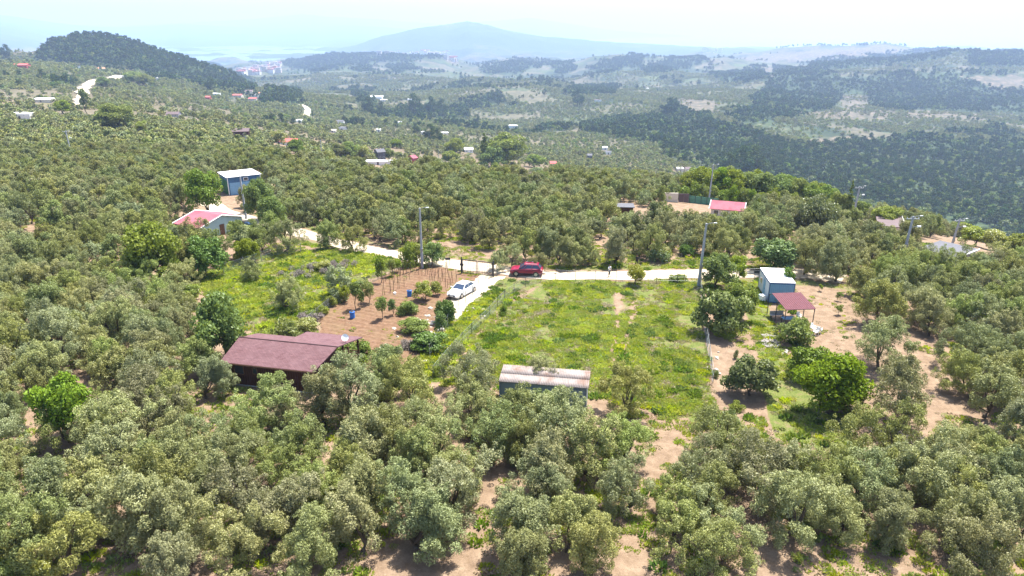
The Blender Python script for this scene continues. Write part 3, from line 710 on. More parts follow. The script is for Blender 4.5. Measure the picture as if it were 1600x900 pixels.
for (a_, b_, w_, h_) in [(376, 213, 29, 10), (437, 224, 25, 8), (455, 228, 26, 9), (37, 186, 26, 9), (70, 160, 27, 9), (106, 130, 17, 6), (35, 106, 18, 6), (158, 110, 13, 6), (124, 106, 14, 6), (193, 121, 9, 6), (248, 124, 7, 6), (272, 183, 18, 6), (325, 155, 9, 6), (338, 149, 11, 6), (372, 152, 14, 6), (387, 146, 16, 6), (396, 151, 16, 6), (396, 157, 13, 6), (412, 148, 13, 6), (412, 155, 10, 6), (588, 155, 20, 7), (600, 158, 10, 6), (662, 169, 13, 6), (682, 173, 6, 6), (640, 157, 6, 6), (625, 193, 6, 6), (592, 206, 6, 6), (660, 211, 6, 6), (695, 210, 11, 6), (532, 193, 12, 6), (468, 191, 9, 6), (535, 203, 13, 6), (520, 207, 10, 6), (594, 249, 13, 6), (592, 258, 40, 14), (645, 260, 10, 6), (732, 238, 14, 6), (802, 200, 14, 6), (806, 230, 4, 6), (864, 260, 10, 6), (945, 234, 8, 6), (950, 241, 10, 6), (921, 247, 8, 6), (1062, 268, 10, 6), (1074, 269, 9, 6), (1168, 292, 20, 7), (1209, 290, 16, 6), (1010, 140, 7, 6), (934, 158, 10, 6), (170, 200, 30, 16), (182, 200, 44, 24), (222, 205, 16, 8), (137, 180, 14, 7), (100, 178, 24, 13), (162, 135, 20, 11), (210, 130, 26, 14), (225, 134, 24, 13), (437, 228, 24, 13), (462, 240, 26, 14), (548, 248, 28, 15), (565, 249, 24, 13), (607, 250, 20, 11), (530, 245, 22, 12), (620, 232, 20, 11), (710, 240, 28, 15), (703, 255, 28, 15), (790, 264, 64, 35), (768, 264, 44, 24), (757, 262, 17, 9), (836, 262, 28, 15), (838, 272, 26, 14)]:
    OPEN.append((a_ - w_ / 2, a_ + w_ / 2, b_ - h_, b_ - 2, at(a_, b_).y - 2))
def blocked(x, y, z, top):
    p0, t0 = project(x, y, z + top); p1, b0 = project(x, y, z); hw = 1.9 * FPX / np.maximum(y, 20); b = np.zeros(len(x), bool)
    for (a0, a1, ty, by, Yo) in OPEN: b |= (y < Yo) & (p0 + hw * .8 > a0) & (p0 - hw * .8 < a1) & (t0 < by) & (b0 > ty)
    return b
cand = jgrid(28, 420, 3.45, r, .27)
cand = cand[(r.random(len(cand)) > np.where(cand[:, 1] < 84, .02, np.where((cand[:, 1] < 118) & (np.abs(u2px(cand[:, 0], cand[:, 1]) - 850) < 280), .22, .06)))]
cx, cy = cand[:, 0], cand[:, 1]
ok = ~keep_out(cx, cy) & ~blocked(cx, cy, h(cx, cy), 4.1)
for (x, y, s, l) in olives: ok &= np.hypot(cx - x, cy - y) > 3.4 * max(.6, s)
cz = h(cx, cy); ppx, ppy = project(cx, cy, cz)
THINP = gp([(1240,440),(1330,440),(1400,500),(1480,540),(1600,600),(1640,700),(1500,700),(1430,720),(1345,690)])
ok &= ~(inpoly(cx, cy, THINP) & (r.random(len(cx)) < .62)) & (hillroad(cx, cy) > .5 + 2.0 / 6)
ok &= visible(cx, cy, cz, 4.6, 4) & ~(tan_in(ppx, ppy, PINES) & (cy > 300)) & ~tan_in(ppx, ppy, BAREZ)
# the bright belt of broadleaf trees behind the pink roofed house
BELT = [(1062,300),(1075,272),(1200,288),(1300,300),(1345,325),(1290,345),(1180,305)]
ok &= ~inpoly(ppx, ppy - 8, BELT)
cand = cand[ok]
full = [(x, y, (.70 if y > 60 else .73) + .32 * r.random() ** 1.3, None) for x, y in cand]
size = lambda q: -q[2] / math.hypot(q[1], 31)
full.sort(key=size)
nspec = len(olives); olives += full[:300 - nspec]; rest = full[300 - nspec:]
# a few lighter words so that each named tree is told by where it stands
LAND = [('grey roofed shed', at(850, 600)), ('wooden cabin', at(420, 600)), ('weedy plot', at(960, 600)), ('white roofed container', at(1215, 440)), ('red carport', at(1250, 490)),
        ('green meadow', at(400, 450)), ('pink roofed house', at(330, 350)), ('red car', at(820, 425)), ('gravel road', at(560, 385))]
def zone(x, y):
    px, py = project(x, y, hz(x, y) + 2)
    if y < 46: d = 'front edge of the grove'
    elif y < 58: d = 'second rows of the grove'
    elif y < 72: d = 'middle of the lower grove'
    elif y < 92: d = 'upper grove beside the plots'
    else: d = 'grove above the gravel road'
    return d, px
proto = {}
def place_olive(k, x, y, s, label, group=None):
    i = k % len(OL_HI); o = link('olive_tree', None, None, (x, y, hz(x, y)), (k * 2.39996) % 6.283, (s, s, s * (.93 + .14 * ((k * 7) % 10) / 10)))
    link('crown', OL_HI[i][0], o); link('trunk', OL_TR[i], o)
    tag(o, label, 'olive tree', group); return o
ZL = {}
for k, (x, y, s, l) in enumerate(olives):
    if l: place_olive(k, x, y, s, l, 'olive trees with ground of their own'); continue
    d, px = zone(x, y)
    side = 'below the cabin' if px < 560 else 'below the grey shed' if px < 960 else 'below the weedy plot' if px < 1200 else 'below the orchard plot' 
    if y >= 62: side = 'past the meadow' if px < 420 else 'behind the garden' if px < 760 else 'behind the weedy plot' if px < 1150 else 'beside and behind the container'
    lab = 'olive tree in the %s, %s' % (d, side)
    place_olive(k, x, y, s, lab, 'olive trees packed in the ' + d + ', ' + side)
# ------------------------------------------------------------------ the rest of the groves
R2 = rest
pts = np.array([(q[0], q[1]) for q in R2]); sc = np.array([q[2] for q in R2])
c2 = jgrid(420, 1000, 6.2, r, .3); c3 = jgrid(1000, 2700, 8.6, r, .33)
def thin(c, s0, s1):
    x, y = c[:, 0], c[:, 1]; z = h(x, y); px, py = project(x, y, z)
    jx = fbm(x / 40, y / 40, 31, 3) * 9
    k = visible(x, y, z, 4.6 * s1, 3) & ~tan_in(px + jx, py + jx * .5, PINES) & (~tan_in(px + jx, py + jx * .4, BAREZ) | (r.random(len(x)) < .42))
    k &= r.random(len(x)) < .93 - .75 * sstep(.0, .4, fbm(x / 110, y / 110, 77, 3)); k &= ~inpoly(px, py - 8, BELT)
    k &= z > SEA + 3
    k &= ~blocked(x, y, z, 4.2 * s1)
    v_, e_, q_ = plots(x, y); k &= (r.random(len(x)) < np.where(v_ > .88, .12, np.where(v_ > .66, .5, 1))) & ((e_ > 3.5) | (q_ < .3)) & (~strips(x, y) | (r.random(len(x)) < .3)) & (hillroad(x, y) > .75)
    sz = s0 + (s1 - s0) * (.5 * r.random(len(c)) + .5 * q_); return c[k], sz[k]
c2, s2 = thin(c2, .8, 1.2); c3, s3 = thin(c3, 1.0, 1.6)
farp = pts[:, 1] > 230
mid = pts[~farp]; A = np.r_[pts[farp], c2, c3]; B = np.r_[sc[farp], s2, s3]
ob = scatter('olive_grove', np.c_[mid, h(mid[:, 0], mid[:, 1])], r.random(len(mid)) * 6.28, sc[~farp], r.integers(0, len(OL_ME), len(mid)), OL_ME)
tag(ob, 'silver green olive grove filling the plateau beyond the gravel road', 'olive grove', kind='stuff')
ob = scatter('olive_grove', np.c_[A, h(A[:, 0], A[:, 1]) - .1], r.random(len(A)) * 6.28, B, r.integers(0, len(OL_LO), len(A)), OL_LO)
tag(ob, 'olive groves dotting the far hillsides and valley', 'olive grove', kind='stuff')
print('OLIVES', len(olives), len(mid), len(A))
# ------------------------------------------------------------------ pine woods
PINE_K = [merge('pine', *pine_mesh(400 + i), M_BARK) for i in range(5)]
PINE_L = [pine_mesh(420 + i, 110, 9, 7, 2.1, 1.2)[0] for i in range(4)]
def round_far(seed, n, L, mt):
    rr_ = np.random.default_rng(seed); C_, Q_ = puffs(rr_, 6.2, 6.4, .5, 18, 1.0, 1.5, crown=.5); return foliage('round crown', C_, Q_, n, L, L * .6, mt, rr_)
PINE_K += [round_far(1, 420, .95, M_SOFT), round_far(2, 420, .95, M_DARK)]; PINE_L += [round_far(3, 110, 2.0, M_DARK)]
pc = np.r_[jgrid(380, 1000, 6.3, r, .38), jgrid(1000, 2000, 7.0, r, .35), jgrid(2000, 4400, 10.5, r, .35)]
x, y = pc[:, 0], pc[:, 1]; z = h(x, y); px, py = project(x, y, z); jx = fbm(x / 40, y / 40, 31, 3) * 9
dens = np.ones(len(x))
dens[inpoly(px, py, PINES[2])] = .72
dens *= np.where((fbm(x / 60, y / 60, 55, 3) > .06) & ~inpoly(px, py, PINES[0]), .42, 1); dens *= np.where(strips(x, y), .5, 1)
k = (tan_in(px + jx, py + jx * .5, PINES) | strips(x, y)) & (hillroad(x, y) > .8) & ~tan_in(px + jx, py + jx * .4, BAREZ) & visible(x, y, z, 9, 3) & (z > SEA + 3) & (r.random(len(x)) < dens)
pc, pz = pc[k], z[k]; sc = np.where(pc[:, 1] > 2000, 1.35, np.where(pc[:, 1] > 1000, 1.05, 1.05)) * (.55 + .8 * r.random(len(pc)))
nearp = pc[:, 1] < 1000
for nm, msk, ks, lb in (('pine_forest', nearp, PINE_K, 'dense dark pine forest filling the valley below the plateau'), ('pine_forest', ~nearp, PINE_L, 'dark pine woods on the far hills and ridges')):
    ob = scatter(nm, np.c_[pc[msk], pz[msk]], r.random(msk.sum()) * 6.28, sc[msk], r.integers(0, len(ks), msk.sum()), ks); tag(ob, lb, 'pine forest', kind='stuff')
print('PINES', nearp.sum(), (~nearp).sum())
# ------------------------------------------------------------------ other trees and bushes, one by one
SPW = dict(broad=4.8, fig=5.0, yellow=3.8, soft=4.6, small=1.6, darksmall=1.3, bush=2.4, scrub=1.6, pine=6.0, poplar=2.6, cypress=1.7)
SPM = {}
for kd, cnt in (('broad', 4), ('fig', 3), ('yellow', 3), ('soft', 2), ('small', 3), ('darksmall', 2), ('bush', 4), ('scrub', 3)):
    L_ = []
    for q in range(cnt):
        cm, tm = species(kd, 500 + 13 * q + len(kd)); tb = tm.build('trunk', M_BARK); L_.append((cm, tb.data)); bpy.data.objects.remove(tb)
    SPM[kd] = L_
def _sp(kd, pair):
    tb = pair[1].build('trunk', M_BARK); d_ = tb.data; bpy.data.objects.remove(tb); SPM[kd] = SPM.get(kd, []) + [(pair[0], d_)]
_sp('pine', pine_mesh(61, 2600, 9, 6, .5, .22)); _sp('poplar', column_mesh('poplar', 62, 8, 2.6, 3800, M_GREEN, .3, .2)); _sp('cypress', column_mesh('cypress', 63, 6, 1.5, 3000, M_DARK, .22, .12))
CAT = dict(broad='broadleaf tree', fig='fig tree', yellow='bush', soft='bush', small='fruit tree', darksmall='fruit tree', bush='bush', scrub='bush', pine='pine tree', poplar='poplar', cypress='cypress')
NAM = dict(broad='broadleaf_tree', fig='fig_tree', yellow='yellow_bush', soft='soft_green_bush', small='fruit_sapling', darksmall='fruit_sapling', bush='green_bush', scrub='low_bush', pine='pine_tree', poplar='poplar_tree', cypress='cypress_tree')
cntk = {}
def plant(px, py, kd, wpx, label, zs=1.0, group=None, pos=None):
    p = pos or at(px, py); dist = math.hypot(p.x, p.y, p.z - CAMZ); s = wpx * dist / FPX / SPW[kd]
    i = cntk.get(kd, 0); cntk[kd] = i + 1; me_, tr_ = SPM[kd][i % len(SPM[kd])]
    o = link(NAM[kd], None, None, p, (i * 1.9 + px * .01) % 6.28, (s, s, s * zs)); link('crown', me_, o)
    if kd not in ('bush', 'scrub', 'soft'): link('trunk', tr_, o)
    tag(o, label, CAT[kd], group); return o
for a in [
 (348,568,'broad',82,'tall green tree rising behind the end of the wooden cabin',1.25),
 (243,448,'broad',80,'big yellowish green tree bulging above the grove beside the meadow',1.2),
 (322,432,'fig',58,'dense dark tree at the meadow corner with black shade beneath',1.1),
 (1124,520,'fig',76,'large dark fig tree overhanging the wire fence beside the weedy plot',1.05),
 (1152,500,'broad',50,'lighter green tree tucked against the large dark fig',1.1),
 (1120,450,'broad',52,'airy light green tree beside the concrete pole base',1.0),
 (1150,440,'yellow',30,'thin yellow green sapling at the road behind the fig tree',1.3),
 (1171,618,'fig',72,'round fig tree with a white painted trunk on bare ground',.95),
 (1209,425,'fig',66,'round dark green tree across the road behind the white roofed container',.85),
 (1292,645,'broad',88,'big bright green tree below the carport plot, biggest of its cluster',1.0),
 (1262,590,'fig',62,'dark leaved tree between the carport and the big bright tree',.9),
 (1318,640,'broad',52,'bright green tree leaning on the outer side of the big bright tree',.8),
 (1240,535,'bush',52,'leafy bush in front of the open carport posts',1.3),
 (1228,462,'darksmall',18,'small green tree between the container and the carport',1.4),
 (1210,470,'bush',20,'climbing bush at the container corner',1.6),
 (110,690,'broad',70,'sunlit yellow green tree in a clearing of the lower grove',1.3),
 (155,672,'yellow',40,'yellow green bush next to the sunlit tree in the lower grove clearing',1.1),
 (408,345,'broad',46,'yellow green roadside tree beside the grey lamp pole',1.3),
 (428,358,'broad',44,'broad yellow green tree at the road bend past the pink roofed house',1.1),
 (372,372,'fig',26,'dark green tree against the pale gable of the pink roofed house',1.2),
 (388,410,'broad',34,'green tree below the pink roofed house at the meadow edge',1.1),
 (322,338,'broad',50,'full green tree behind the pink roof',1.3),
 (640,416,'bush',30,'dark ivy covered stump at the corner of the garden plot',1.9),
 (676,414,'broad',36,'bushy green tree at the foot of the tall roadside pole',1.0),
 (655,412,'yellow',24,'light green bush at the foot of the tall roadside pole',1.5),
 (697,505,'fig',32,'dark dense tree in front of the white car',1.35),
 (670,545,'fig',52,'spreading fig bush with pale rubble around it',.6),
 (648,520,'broad',44,'flat leafy bush on the rubble heap near the white car',.5),
 (640,490,'bush',40,'low grey green bush beyond the rubble heap',.8),
 (690,530,'darksmall',20,'narrow dark shrub against the driveway fence',1.3),
 (662,470,'yellow',30,'yellow green vine bush beside the blue barrel by the stakes',1.0),
 (682,462,'yellow',20,'smaller yellow green vine beside the blue barrel by the stakes',1.2),
 (993,445,'yellow',30,'yellow green bush on the fence line by the road',1.1),
 (1059,440,'bush',26,'low dark green bush on the fence line near the tall pole',.8),
 (787,492,'bush',16,'lone dark green bush just inside the fence of the weedy plot',1.5),
 (683,588,'bush',16,'dark bush at the lower end of the fence line',1.6),
 (1150,560,'scrub',10,'spindly sapling between the two fig trees',2.0),
 (1118,590,'scrub',10,'thin yellowing sapling beside the wire fence',2.2),
 (1310,470,'small',9,'lone seedling tree on bare soil behind the carport',1.0),
 (1310,492,'small',10,'tiny round fruit tree on the bare soil beside the carport',1.1),
 (1281,455,'small',7,'tiny dark sapling on brown soil near the container',1.1),
 (598,500,'small',20,'twin stemmed young fruit tree alone on the tilled soil',1.3),
 (613,494,'darksmall',13,'dark slender fruit tree beside the twin stemmed one',1.2),
 (577,474,'small',20,'upright bright fruit tree on the tilled soil',1.3),
 (556,484,'darksmall',18,'dark fruit tree rising right behind the lower blue barrel',1.4),
 (566,482,'darksmall',9,'very narrow dark fruit tree beside the lower blue barrel',2.0),
 (541,472,'small',18,'fruit tree at the fence end of the tilled soil',1.0),
 (596,442,'darksmall',17,'dark conical fruit tree near the road end of the garden',1.3),
 (612,432,'small',16,'pale fruit tree near the road end of the garden',1.2),
 (622,425,'small',14,'last fruit tree of the garden row next to the road',1.1),
 (518,478,'bush',26,'green bush on the fence between meadow and tilled soil',1.0),
 (500,492,'bush',28,'green hedge bush by the meadow fence above the cabin roof',1.0),
 (487,500,'bush',24,'last bush of the meadow fence before the cabin',.9),
 (530,470,'scrub',26,'grey green fence side shrub next to the tilled soil',.9),
 (560,455,'scrub',26,'weedy shrub midway along the meadow fence',.9),
 (450,545,'bush',62,'big bright green bush directly behind the cabin roof',1.05),
 (430,545,'bush',46,'bright green bush behind the ridge end of the cabin roof',1.0),
 (478,520,'yellow',38,'yellow green bush behind the valley of the cabin roof',.6),
 (535,555,'bush',46,'grape like green bush behind the porch roof',.9),
 (565,560,'bush',44,'green bush beyond the satellite dish of the cabin',.9),
 (600,560,'scrub',40,'straggly grey green bush on the tilled terraces',.9),
 (505,422,'yellow',26,'yellow flowering bush on the brush heap in the meadow',.6),
 (1140,665,'scrub',30,'leafy weeds below the white trunked fig',1.2),
 (1170,700,'yellow',32,'light green shrub in the bare strip below the fig tree',1.0),
 (1150,640,'bush',24,'dark weeds at the foot of the white trunked fig',.8),
 (15,905,'yellow',44,'bright green bush in the very corner of the lower grove',.8),
 (60,910,'yellow',40,'bright yellow green bush at the bottom edge of the grove',.7),
 (390,668,'scrub',30,'yellow green weeds at the foot of the cabin end wall',.8),
 (170,200,'broad',30,'bright green tree on the hillside below the white hill road',.8),
 (182,200,'broad',44,'rounded bright green tree group on the hillside',.7),
 (222,205,'yellow',16,'orange yellow bush beside the bright hillside tree',.9),
 (137,180,'darksmall',14,'dark tree at the foot of the white hill road',1.4),
 (100,178,'broad',24,'green tree beside the white sheds on the hillside',.7),
 (162,135,'broad',20,'green bush on the bend of the white hill road',.6),
 (210,130,'broad',26,'green tree beyond the bend of the white hill road',.6),
 (225,134,'broad',24,'second green tree beyond the bend of the white hill road',.6),
 (437,228,'yellow',24,'yellow green tree beside the orange and red roofs',.9),
 (462,240,'broad',26,'bright green tree below the red roof',.8),
 (548,248,'broad',28,'green orchard tree behind the crest of the grove',.9),
 (565,249,'yellow',24,'yellowish orchard tree behind the crest of the grove',.9),
 (607,250,'broad',20,'green tree beside the red pointed roof',.9),
 (530,245,'broad',22,'shadowed green tree at the start of the orchard row',.9),
 (620,232,'broad',20,'small green tree on the valley floor past the crest',.7),
 (710,240,'broad',28,'dark green tree next to the thin white pole on the crest',.8),
 (703,255,'broad',28,'bright green tree next to the thin white pole on the crest',.7),
 (790,264,'broad',64,'great bright green tree mass beside the tall poplar',.8),
 (768,264,'broad',44,'green tree joining the poplar and the great green mass',.75),
 (757,262,'poplar',17,'tall narrow poplar standing up from the crest',1.1),
 (836,262,'broad',28,'low green tree a little way past the great green mass',.7),
 (838,272,'soft',26,'yellowish low bush in front of the crest trees',.6),
 (1323,343,'cypress',17,'solitary dark cypress beside a double lamp pole',.95),
 (1270,362,'soft',66,'large soft feathery willow like bush in the far grove',1.1),
 (1382,360,'broad',46,'round bright green tree in front of the brown roof',.75),
 (1408,362,'yellow',20,'yellow green tree beside the brown roof',.8),
 (1290,310,'broad',34,'green tree behind the cypress',.8),
 (1390,310,'broad',20,'green tree past the grey tank house',.7),
 (1500,368,'broad',36,'bright green tree on the far slope by the leaning lamp pole',.7),
 (1520,384,'yellow',34,'yellowish tree on the far slope past the leaning lamp pole',.7),
 (1555,392,'yellow',38,'olive yellow tree near the edge of the forest slope',.75),
 (1588,400,'broad',34,'bright green tree at the rim of the slope',.9),
 (1460,330,'broad',26,'round green tree alone over the forest slope',.7),
 (870,390,'yellow',26,'yellow green tree beside a dark olive above the road',1.0),
 (610,320,'broad',26,'bright green tree deep in the upper grove',.9),
 (240,305,'yellow',22,'yellowish tree beside the dark blue barn',.9),
 (235,352,'yellow',26,'yellow green tree among olives before the pink roof',.8),
 (1160,318,'yellow',30,'yellow bush in front of the pink tin roof',.7),
 (1208,352,'soft',24,'pale bush beside the feathery willow like bush',.7),
 (1030,408,'scrub',34,'dry bush on the bank above the road near the walkers',1.0),
 (895,405,'fig',24,'dark green tree on the bank above the road',.9),
 (748,372,'bush',26,'low bush under the upper olives',.9),
 (1072,400,'fig',22,'dark small tree on bare soil above the road',.9),
 (300,470,'yellow',26,'yellow flowering bush at the meadow corner',.9),
 (290,640,'broad',22,'green shrub in the clearing beside the cabin end',1.0),
 (250,655,'scrub',30,'weedy yellow green patch bush beside the cabin end',.8),
]: plant(*a[:4], a[4], a[5])
rb = np.random.default_rng(5)
# the bright belt: walnut like trees in a row behind the pink tin roof
for k, (px, py, wp) in enumerate([(1078,310,40),(1098,312,44),(1120,314,46),(1144,316,46),(1168,318,46),(1192,321,44),(1216,324,44),(1238,327,42),(1262,331,40),(1284,335,38),(1304,340,34),(1345,346,26),(1088,307,44),(1132,311,44),(1180,316,44),(1226,322,42),(1270,328,40)]):
    plant(px, py, 'broad', wp, 'bright green walnut like tree in the leafy belt behind the pink tin roof', 1.05, 'trees of the bright leafy belt')
for k in range(17):
    px = 1070 + k * 15; py = 313 + (k * 15 / 240) * 22; plant(px, py, 'bush', 26, 'leafy bush forming the shaded foot of the green belt', 1.5, 'bushes at the foot of the green belt')
# dark pines standing singly on the valley side
for px, py, wp, lb in [(575,178,18,'dark pine at the start of the line of valley trees'),(595,182,16,'dark pine second in the line of valley trees'),(650,178,22,'broad dark pine in the line of valley trees'),(672,180,20,'dark pine beside the white shed of the valley tree line'),(690,181,18,'dark pine near the end of the valley tree line'),
    (652,212,14,'dark pine over the bare bank of the dirt road'),(672,222,20,'dark spreading pine by the white walled hut'),(682,226,18,'dark pine below the white walled hut'),(712,200,14,'dark pine on the green valley knoll'),(745,196,12,'small pine past the green valley knoll'),
    (1048,185,22,'dark umbrella pine at the rim of the big valley forest'),(1155,278,34,'tall dark pine group before the forest slope'),(1180,280,36,'tallest dark pine before the forest slope'),(1138,276,26,'smaller dark pine beside the tall pines before the forest'),
    (860,132,8,'lone pine on the pale valley slope'),(851,150,8,'lower lone pine on the pale valley slope'),(902,168,20,'dark pine clump on the open valley'),(10,93,13,'pine at the far end of the hilltop'),(330,145,16,'dark pine below the wooded hill')]:
    plant(px, py, 'pine', wp, lb, .9)
for px, py, wp in [(421,160,5),(426,161,5),(431,161,6),(436,162,6),(441,162,6),(446,162,6),(451,162,6),(456,162,5),(461,162,5),(466,161,5),(457,181,4),(489,184,4)]:
    plant(px, py, 'cypress', wp, 'slim dark cypress in the little stand above the valley hamlet' if py < 170 else 'slim cypress standing by the short pale lane', 1.2, 'cypresses on the valley side')
# ------------------------------------------------------------------ greenery among the far groves that no one could count
ga = jgrid(150, 420, 11, rb, .45); gb = jgrid(420, 1500, 19, rb, .45); gc = np.r_[ga, gb]
x, y = gc[:, 0], gc[:, 1]; z = h(x, y); px, py = project(x, y, z)
k = visible(x, y, z, 3, 2) & (fbm(x / 130, y / 130, 90, 3) > np.where(y < 420, .32, .02)) & (r.random(len(x)) < .75) & ~tan_in(px, py, BAREZ) & (roaddist(x, y) > 5)
k &= ~clear_near(x, y) & ~blocked(x, y, z, 3.2) & (hillroad(x, y) > .9)
gc, zc = gc[k], z[k]; FARG = []
for q, (mt, sd_) in enumerate(((M_GREEN, 1), (M_SOFT, 2), (M_DARK, 3), (M_YEL, 4))):
    rr_ = np.random.default_rng(40 + q); C_, Q_ = puffs(rr_, 4.2, 5.4, .3, 16, .8, 1.3, crown=.5); FARG.append(foliage('far bush', C_, Q_, 420, .8, .5, mt, rr_))
ob = scatter('mixed_shrubs', np.c_[gc, zc - .2], rb.random(len(gc)) * 6.28, (.4 + .5 * rb.random(len(gc))) * np.where(gc[:, 1] > 700, 1.5, 1), rb.choice(4, len(gc), p=[.34, .22, .36, .08]), FARG)
tag(ob, 'greener bushes and small trees dotted through the far olive groves', 'shrubs', kind='stuff'); print('GREENS', len(gc))
# ------------------------------------------------------------------ weeds, flowers and grass
def tuft_mesh(seed, n, hgt, wid, mat, flat=False):
    rr_ = np.random.default_rng(seed); V, T = [], []
    for i in range(n):
        a = rr_.random() * 6.28; rad = wid * rr_.random() ** .6; b = np.array([math.cos(a) * rad, math.sin(a) * rad, -.02]); hh = hgt * (.45 + .6 * rr_.random()) * (1 - .4 * rad / wid)
        le = np.array([math.cos(a) * .7 + rr_.normal() * .4, math.sin(a) * .7 + rr_.normal() * .4, 1.0]); le /= np.linalg.norm(le)
        sd_ = np.cross(le, rr_.normal(size=3)); sd_ /= np.linalg.norm(sd_); w_ = hgt * (.10 + .12 * rr_.random())
        V += [b, b + le * hh * .5 + sd_ * w_, b + le * hh, b + le * hh * .5 - sd_ * w_]; T.append(np.clip(rr_.random() * .6 + .4 * hh / hgt, 0, 1))
    return np_mesh('tuft', np.array(V), np.arange(n * 4).reshape(n, 4), mat, col=np.array(T))
M_WEED = leafmat('meadow weeds', (.12, .16, .022), (.265, .32, .052), (.42, .45, .11), (.2, .27, .05), .35, 0, .2, True)
M_WEED2 = leafmat('yellow weeds', (.20, .25, .025), (.36, .42, .05), (.52, .56, .09), (.4, .4, .07), .35, 0, .15, True)
M_WEED3 = leafmat('dry weeds', (.20, .16, .10), (.34, .28, .18), (.48, .41, .29), (.3, .27, .17), .25, 0, .15, True)
M_WEED4 = leafmat('dark weeds', (.045, .09, .014), (.10, .17, .028), (.18, .26, .05), (.1, .15, .03), .3, 0, .15, True)
TUF = [tuft_mesh(1, 60, .34, .38, M_WEED), tuft_mesh(2, 60, .26, .45, M_WEED), tuft_mesh(3, 50, .38, .34, M_WEED2), tuft_mesh(4, 46, .24, .36, M_WEED3), tuft_mesh(5, 60, .48, .42, M_WEED4), tuft_mesh(6, 44, .55, .3, M_WEED2)]
def weeds(name, poly, sp, label, thr, probs, s0=.7, s1=1.4, fseed=60, extra=None):
    P = np.array(poly); x0, y0 = P.min(0); x1, y1 = P.max(0); n = int((x1 - x0) * (y1 - y0) / sp ** 2)
    x = rb.uniform(x0, x1, n); y = rb.uniform(y0, y1, n); f = fbm(x / 3.2, y / 3.2, fseed, 4) + .35 * fbm(x / 11, y / 11, fseed + 5, 2)
    k = inpoly(x + .6 * fbm(x, y, 3, 2), y + .6 * fbm(x, y, 4, 2), poly) & (f + rb.normal(size=n) * .12 > thr) & (roaddist(x, y) > 2.0) & ~inpoly(x, y, DRIVE)
    for rt in RUTS: k &= (segdist(x, y, rt) > .45) | (rb.random(n) < .25)
    k &= (segdist(x, y, TRACK) > .7) | (rb.random(n) < .35)
    x, y, f = x[k], y[k], f[k]; g2 = fbm(x / 2.1, y / 2.1, fseed + 9, 3)
    kk = np.array([rb.choice(6, p=probs) for _ in range(len(x))]); kk[(g2 > .42) & (rb.random(len(x)) < .5)] = 2; kk[(g2 < -.5) & (rb.random(len(x)) < .5)] = 4; kk[(f < thr + .12) & (rb.random(len(x)) < .6)] = 3
    ob = scatter(name, np.c_[x, y, h(x, y)], rb.random(len(x)) * 6.28, (s0 + (s1 - s0) * rb.random(len(x)) ** 2), kk, TUF); tag(ob, label, 'grass', kind='stuff'); print(name, len(x))
weeds('weeds', LOT, .27, 'patchy green and yellow weeds on the fenced plot', -.27, [.39, .33, .04, .21, .03, .0])
weeds('weeds', STRIP, .38, 'tall weeds on the strip between driveway and plot fence', -.25, [.36, .26, .14, .12, .06, .06])
weeds('meadow_grass', MEADOW, .36, 'lush yellow green meadow grass', -.45, [.50, .30, .08, .05, .04, .03], .8, 1.6, 70)
weeds('orchard_grass', RIGHTG, .42, 'short yellow green grass on the orchard path', -.1, [.36, .34, .14, .14, 0, .02], .5, 1.0, 75)
weeds('garden_weeds', PLOT, .6, 'low weeds and seedlings scattered over the tilled garden', .18, [.35, .35, .1, .15, .05, 0], .4, .9, 79)
RSOIL = gp([(1240,440),(1300,440),(1330,470),(1345,520),(1330,560),(1400,600),(1480,640),(1450,700),(1345,690),(1320,600),(1240,500)])
weeds('dry_weeds', RSOIL, .8, 'sparse dry weeds on bare soil beside the carport', .1, [.2, .2, .1, .5, 0, 0], .5, .9, 76)
BANK = [tuple(at(*p)[:2]) for p in [(690,405),(760,408),(860,420),(1190,420),(1190,395),(1000,388),(860,392),(690,385)]]
weeds('bank_weeds', BANK, .55, 'dry and green weeds on the bank above the gravel road', -.02, [.22, .24, .08, .40, .03, .03], .8, 1.7, 77)
VERGE = gp([(600,398),(640,402),(760,424),(770,432),(640,416),(600,404)])
weeds('verge_weeds', VERGE, .5, 'weeds along the verge of the gravel road', -.3, [.3, .3, .1, .2, .1, 0], .6, 1.2, 78)
FLOOR = [(-60, 26), (60, 26), (110, 130), (-110, 130)]
n = 30000; yy_ = 28 + 100 * rb.random(n) ** .8; xx_ = (rb.random(n) * 2 - 1) * (yy_ * .8 + 5); ff_ = fbm(xx_ / 5, yy_ / 5, 81, 4)
k = (ff_ > .02) & ~inpoly(xx_, yy_, PLOT) & ~inpoly(xx_, yy_, LOT) & ~inpoly(xx_, yy_, MEADOW) & (roaddist(xx_, yy_) > 2.1) & ~inpoly(xx_, yy_, DRIVE) & ~inpoly(xx_, yy_, RSOIL)
xx_, yy_ = xx_[k], yy_[k]
ob = scatter('grove_undergrowth', np.c_[xx_, yy_, h(xx_, yy_)], rb.random(len(xx_)) * 6.28, .5 + .9 * rb.random(len(xx_)), rb.choice(6, len(xx_), p=[.34, .34, .03, .24, .05, .0]), TUF)
tag(ob, 'thin weeds growing on the soil between the olive trees', 'undergrowth', kind='stuff'); print('floor', len(xx_))
